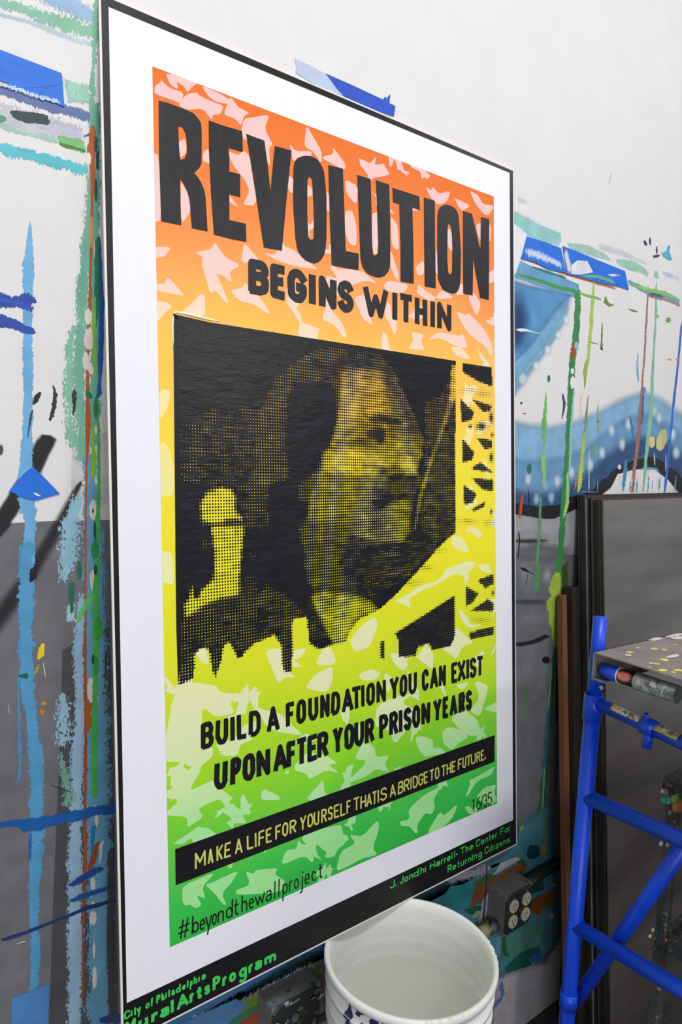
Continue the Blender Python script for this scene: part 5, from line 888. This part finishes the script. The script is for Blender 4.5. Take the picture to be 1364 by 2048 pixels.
# ------------------------------------------------------------------ blue scaffold
M_BLUE = plain('blue_enamel', (6, 68, 212), .38, var=.12, scale=25, bumpy=.2); M_STICK = splattered('worn_sticker', (205, 200, 190), [(190, 170, 50), (120, 115, 110)], .5, 0, 70, .55)
PY_ = -.40; pA = on_y(1185, 1420, PY_); P0 = np.array([pA[0], PY_, 0]); ta = math.atan((682+330)/FPX); th_ = YAW-ta; WD = np.array([-math.sin(th_), -math.cos(th_), 0]); RD = np.array([math.cos(th_), -math.sin(th_), 0])
print('POST', P0, 'dir', WD)
def on_frame(x, y, off=0.): return on_plane(x, y, P0+RD*off, RD)
frame = empty('scaffold', P0+[0, 0, FZ]); tag(frame, 'blue tubular scaffold end frame in front of the sheet stack', 'scaffold')
zt = on_y(1193, 1236, PY_)[2]; zc = on_y(1180, 1390, PY_)[2]; zc2 = on_y(1177, 1442, PY_)[2]
MB().tube([P0+[0, 0, FZ+.06], P0+[0, 0, zc]], .0142, 20).build('post', M_BLUE, frame, True)
MB().tube([P0+[0, 0, zc-.01], P0+[0, 0, zt]], .0122, 20).build('coupling_pin', M_BLUE, frame, True)
MB().tube([P0+[0, 0, zc2], P0+[0, 0, zc]], .0165, 20).build('collar', M_BLUE, frame, True)
zj = on_y(1150, 1975, PY_)[2]; MB().tube([P0+[0, 0, zj-.03], P0+[0, 0, zj]], .0162, 20).build('collar', M_BLUE, frame, True)
def post_pt(y): return on_y(np.interp(y, [1235, 2048], [1193, 1150]), y, PY_)
rails = [((1186, 1403), (1360, 1483), .0115), ((1178, 1591), (1364, 1679), .0135), ((1165, 1842), (1364, 1981), .0135)]
RE = []
for (a_, b_, r_) in rails:
    A = P0+np.array([0, 0, post_pt(a_[1])[2]]); B = on_frame(*b_); d = B-A; E_ = A+d*(.62/np.linalg.norm(d)); RE.append((A, E_)); MB().tube([A, E_], r_, 18).build('rail', M_BLUE, frame, True)
P1 = P0+WD*.60; MB().tube([P1+[0, 0, FZ+.06], P1+[0, 0, RE[0][1][2]+.1]], .0142, 20).build('post', M_BLUE, frame, True)
A = on_frame(1160, 1990, .024); D_ = on_frame(1364, 1697, .024); d = (D_-A)/np.linalg.norm(D_-A)
MB().tube([A-d*.02, A+d*(np.linalg.norm(D_-A)+.10)], .0125, 18).build('brace', M_BLUE, frame, True)
for Pp in (P0, P1):
    b = MB(); b.tube([Pp+[0, 0, FZ+.095], Pp+[0, 0, FZ+.085], Pp+[0, 0, FZ+.06]], [.018, .018, .012], 16); b.tube([Pp+[-.014, 0, FZ+.04], Pp+[.014, 0, FZ+.04]], .0395, 24); b.build('caster', plain('caster_rubber', (30, 30, 32), .6), frame, True)
A, E_ = RE[0]; d = (E_-A)/np.linalg.norm(E_-A)
def on_rail(x, y): q_ = on_frame(x, y); return A+d*np.dot(q_-A, d)
up_ = np.array([-RD[0]*.5, -RD[1]*.5, .87]); up_ -= d*np.dot(up_, d); up_ /= np.linalg.norm(up_); sd = np.cross(d, up_)
for (x0, y0, x1, y1) in ((1226, 1420, 1297, 1455), (1303, 1458, 1360, 1483)):
    a0, a1 = on_rail(x0, y0), on_rail(x1, y1); b = MB(); V = []; n = 6
    for q_ in (a0, a1): V += [q_+.0119*(up_*math.cos(t)+sd*math.sin(t)) for t in np.linspace(-.7, .7, n)]
    b.add(V, [(i, i+1, n+i+1, n+i) for i in range(n-1)]); b.build('sticker', M_STICK, frame, True)
q_ = on_rail(1296, 1462); b = MB(); b.tube([q_-d*.012, q_+d*.012], .0150, 16); b.tube([q_-[0, 0, .005], q_-[0, 0, .036]], .0075, 12); b.tube([q_+up_*.008, q_+up_*.03], .0035, 8); b.build('lug', M_BLUE, frame, True)
b = MB()
for y_ in (1372, 1588): q_ = post_pt(y_); b.tube([q_+[.0, -.013, .0], q_+[.004, -.0165, .002]], .004, 8)
b.build('weld_bead', plain('chipped_spot', (150, 160, 185), .5), frame)

# deck
CD = on_y(1187, 1304, -.44); CD = np.array(CD); T_ = .0018
zdk = CD[2]; M_DECK = splattered('deck_steel', (138, 128, 122), [(205, 198, 192), (105, 98, 92)], .5, .25, 22, .74)
deck = empty('scaffold_deck', CD+RD*.6+WD*.33); tag(deck, 'grey scaffold platform with yellow paint spots, resting on the blue frame', 'scaffold platform')
DL, DW = 1.30, .66
b = MB(); b.box(CD+RD*DL/2+WD*DW/2-[0, 0, T_/2], RD*DL/2, WD*DW/2, (0, 0, T_/2)); b.build('top_plate', M_DECK, deck)
b = MB(); b.box(CD+RD*DL/2+WD*(T_/2)-[0, 0, .023], RD*DL/2, WD*T_/2, (0, 0, .023)); b.box(CD+RD*DL/2+WD*.012-[0, 0, .0455], RD*DL/2, WD*.012, (0, 0, T_/2)); b.box(CD+RD*DL/2+WD*(DW-T_/2)-[0, 0, .023], RD*DL/2, WD*T_/2, (0, 0, .023)); b.build('side_channel', M_DECK, deck)
TZ = CD-np.array([0, 0, .030])+RD*.016
def ts(px):
    lo, hi = -.05, .5
    for _ in range(40):
        mid = (lo+hi)/2
        if to_px(TZ+WD*mid)[0] < px: lo = mid
        else: hi = mid
    return lo
s0, s1, s2, s3 = ts(1207), ts(1239), ts(1273), ts(1357)
b = MB(); b.tube([TZ+WD*s0, TZ+WD*s1], .0125, 18); b.build('blue_tube', M_BLUE, deck, True)
b = MB(); b.tube([TZ+WD*s1, TZ+WD*(s1+.002)], .0135, 18); b.build('white_ring', plain('white_ring', (215, 218, 222), .5), deck, True)
b = MB(); b.tube([TZ+WD*(s1+.002), TZ+WD*s2], .0124, 18); b.build('black_label', plain('label_black', (18, 16, 18), .4), deck, True)
b = MB(); b.tube([TZ+WD*s2, TZ+WD*s3], .0142, 18, cap=False); b.tube([TZ+WD*s2, TZ+WD*(s2+.001)], .0142, 18); b.build('galvanised_tube', splattered('galvanised', (150, 160, 158), [(110, 120, 118), (185, 192, 188)], .4, .6, 60, .58), deck, True)
sm_ = (s1+s2)/2; vd = CAM-(TZ+WD*sm_); vd -= WD*np.dot(vd, WD); vd /= np.linalg.norm(vd); lu = np.cross(WD, vd); lu = lu if lu[2] > 0 else -lu
def oval(cx_, rx, ry, k, n=26):
    return [TZ+WD*(cx_+rx*math.cos(a_))+.0124*(1+k)*(vd*math.cos(ry*math.sin(a_)/.0124)+lu*math.sin(ry*math.sin(a_)/.0124)) for a_ in np.linspace(0, 2*PI, n, endpoint=False)]
lr = plain('label_red', (205, 50, 45), .45); lp = plain('label_pink', (190, 120, 105), .45)
o = mesh('label_oval', oval(sm_, (s2-s1)*.46, .0088, .04), [tuple(range(26))], lr, deck); mesh('label_panel', oval(sm_, (s2-s1)*.37, .0062, .09), [tuple(range(26))], lp, deck)
# paint drops on the deck, seen as real flat drops
M_YD = plain('yellow_drop', (214, 200, 92), .5, var=.15)
for x, y, rx in [(1260, 1305, .011), (1276, 1296, .005), (1308, 1298, .010), (1329, 1300, .008), (1328, 1320, .012), (1313, 1328, .009), (1325, 1341, .011), (1347, 1345, .006), (1356, 1341, .011), (1350, 1290, .006), (1300, 1335, .004)]:
    q_ = on_plane(x, y, CD, np.array([0, 0, 1.]))+[0, 0, .0005]; n = 12; rx *= .8; mesh('yellow_drop', [q_+[rx*math.cos(a_)*rng.uniform(.7, 1.1), rx*.8*math.sin(a_)*rng.uniform(.7, 1.1), 0] for a_ in np.linspace(0, 2*PI, n, endpoint=False)], [tuple(range(n))], M_YD, deck)
M_WD = plain('white_drop', (214, 210, 206), .5)
for x, y, rx, ry in [(1312, 1279, .02, .008), (1350, 1271, .03, .007), (1354, 1276, .02, .012), (1256, 1311, .008, .006), (1345, 1313, .02, .006), (1302, 1327, .006, .004)]:
    q_ = on_plane(x, y, CD, np.array([0, 0, 1.]))+[0, 0, .0007]; n = 10; mesh('white_drop', [q_+RD*rx*math.cos(a_)*rng.uniform(.6, 1.1)+WD*ry*math.sin(a_)*rng.uniform(.6, 1.1) for a_ in np.linspace(0, 2*PI, n, endpoint=False)], [tuple(range(n))], M_WD, deck)

# ------------------------------------------------------------------ paint-crusted stand at the right edge
SY = -.52
def sp3(x, y, Y=SY): return on_y(x, y, Y)
M_STAND = splattered('crusted_steel', (66, 70, 70), [(40, 60, 50), (120, 120, 118), (90, 40, 40)], .6, .2, 55, .64)
f0 = sp3(1331, 1800); stand = empty('paint_stand', (f0[0], SY, FZ)); tag(stand, 'paint-crusted dark metal stand with splattered top, behind the blue scaffold rails at right edge', 'stand')
zt_ = sp3(1338, 1590)[2]; b = MB(); b.box((f0[0]+.0, SY, (zt_+FZ)/2), (.0095, 0, 0), (0, .0095, 0), (0, 0, (zt_-FZ)/2)); o = b.build('leg', M_STAND, stand); bv = o.modifiers.new('bevel', 'BEVEL'); bv.width = .002
b = MB(); b.box((f0[0]+.34, SY, (zt_+FZ)/2), (.0095, 0, 0), (0, .0095, 0), (0, 0, (zt_-FZ)/2)); b.build('leg', M_STAND, stand)
za = sp3(1325, 1880)[2]; b = MB(); b.box((f0[0]+.005, SY-.15, za), (.008, 0, 0), (0, .16, 0), (0, 0, .016)); b.build('crossbar', M_STAND, stand)
b = MB(); b.box((f0[0]+.17, SY, za), (.18, 0, 0), (0, .006, 0), (0, 0, .014)); b.build('crossbar', M_STAND, stand)
q_ = sp3(1338, 1600); b = MB(); rr = random.Random(9)
def lump(name, x, y, r, c, Y=SY-.02, par=None, sc=(.8, .45, .7)):
    q = sp3(x, y, Y); bm = bmesh.new(); bmesh.ops.create_icosphere(bm, subdivisions=2, radius=1)
    V = [q+np.array(v.co[:])*np.array(sc)*r*rr.uniform(.8, 1.15) for v in bm.verts]; F = [tuple(v.index for v in f.verts) for f in bm.faces]; bm.free()
    return mesh(name, V, F, plain('crust', c, .5, var=.3), par if par else stand, True)
MB().box((f0[0]+.17, SY-.14, zt_+.01), (.18, 0, 0), (0, .16, 0), (0, 0, .010)).build('top_tray', splattered('tray', (46, 42, 40), [(70, 60, 50), (110, 90, 60), (60, 100, 80)], .6, 0, 60, .62), stand)
for x, y, r, c in [(1328, 1600, .010, (35, 130, 100)), (1336, 1602, .010, (50, 150, 110)), (1350, 1598, .012, (110, 150, 60)), (1357, 1612, .018, (200, 125, 60)), (1331, 1583, .009, (120, 105, 110)), (1325, 1582, .006, (150, 150, 150)), (1334, 1616, .009, (90, 25, 35)), (1340, 1625, .008, (110, 110, 115)), (1322, 1687, .006, (205, 205, 200)), (1335, 1690, .007, (190, 195, 195)), (1306, 1860, .005, (190, 165, 110)), (1300, 1872, .005, (175, 150, 110)), (1332, 1880, .005, (170, 85, 45))]: lump('paint_blob', x, y, r, c)
q_ = sp3(1352, 1575, SY-.05)
o = MB().lathe([(0, 0), (.055, .0), (.060, .05), (.062, .055), (.0585, .055), (.054, .006), (0, .006)], (f0[0]+.085, SY-.13, zt_+.0215), 40).build('paint_cup', splattered('cup', (176, 168, 140), [(200, 110, 50), (60, 130, 90), (40, 35, 30)], .5, 0, 40, .58), None, True, base=(f0[0]+.085, SY-.13, zt_+.0215)); tag(o, 'small cream cup smeared with orange and green paint on top of the dark stand', 'paint cup')
o = MB().lathe([(0, 0), (.052, 0), (.052, .09), (.054, .092), (.054, .098), (.049, .098), (.049, .004), (0, .004)], (f0[0]+.075, SY-.06, za+.016), 40).build('paint_can', splattered('can', (150, 145, 134), [(215, 185, 50), (90, 85, 80)], .45, .1, 24, .63), None, True, base=(f0[0]+.075, SY-.06, za+.016)); tag(o, 'pale paint can with yellow drips on the lower crossbar of the stand', 'paint can')
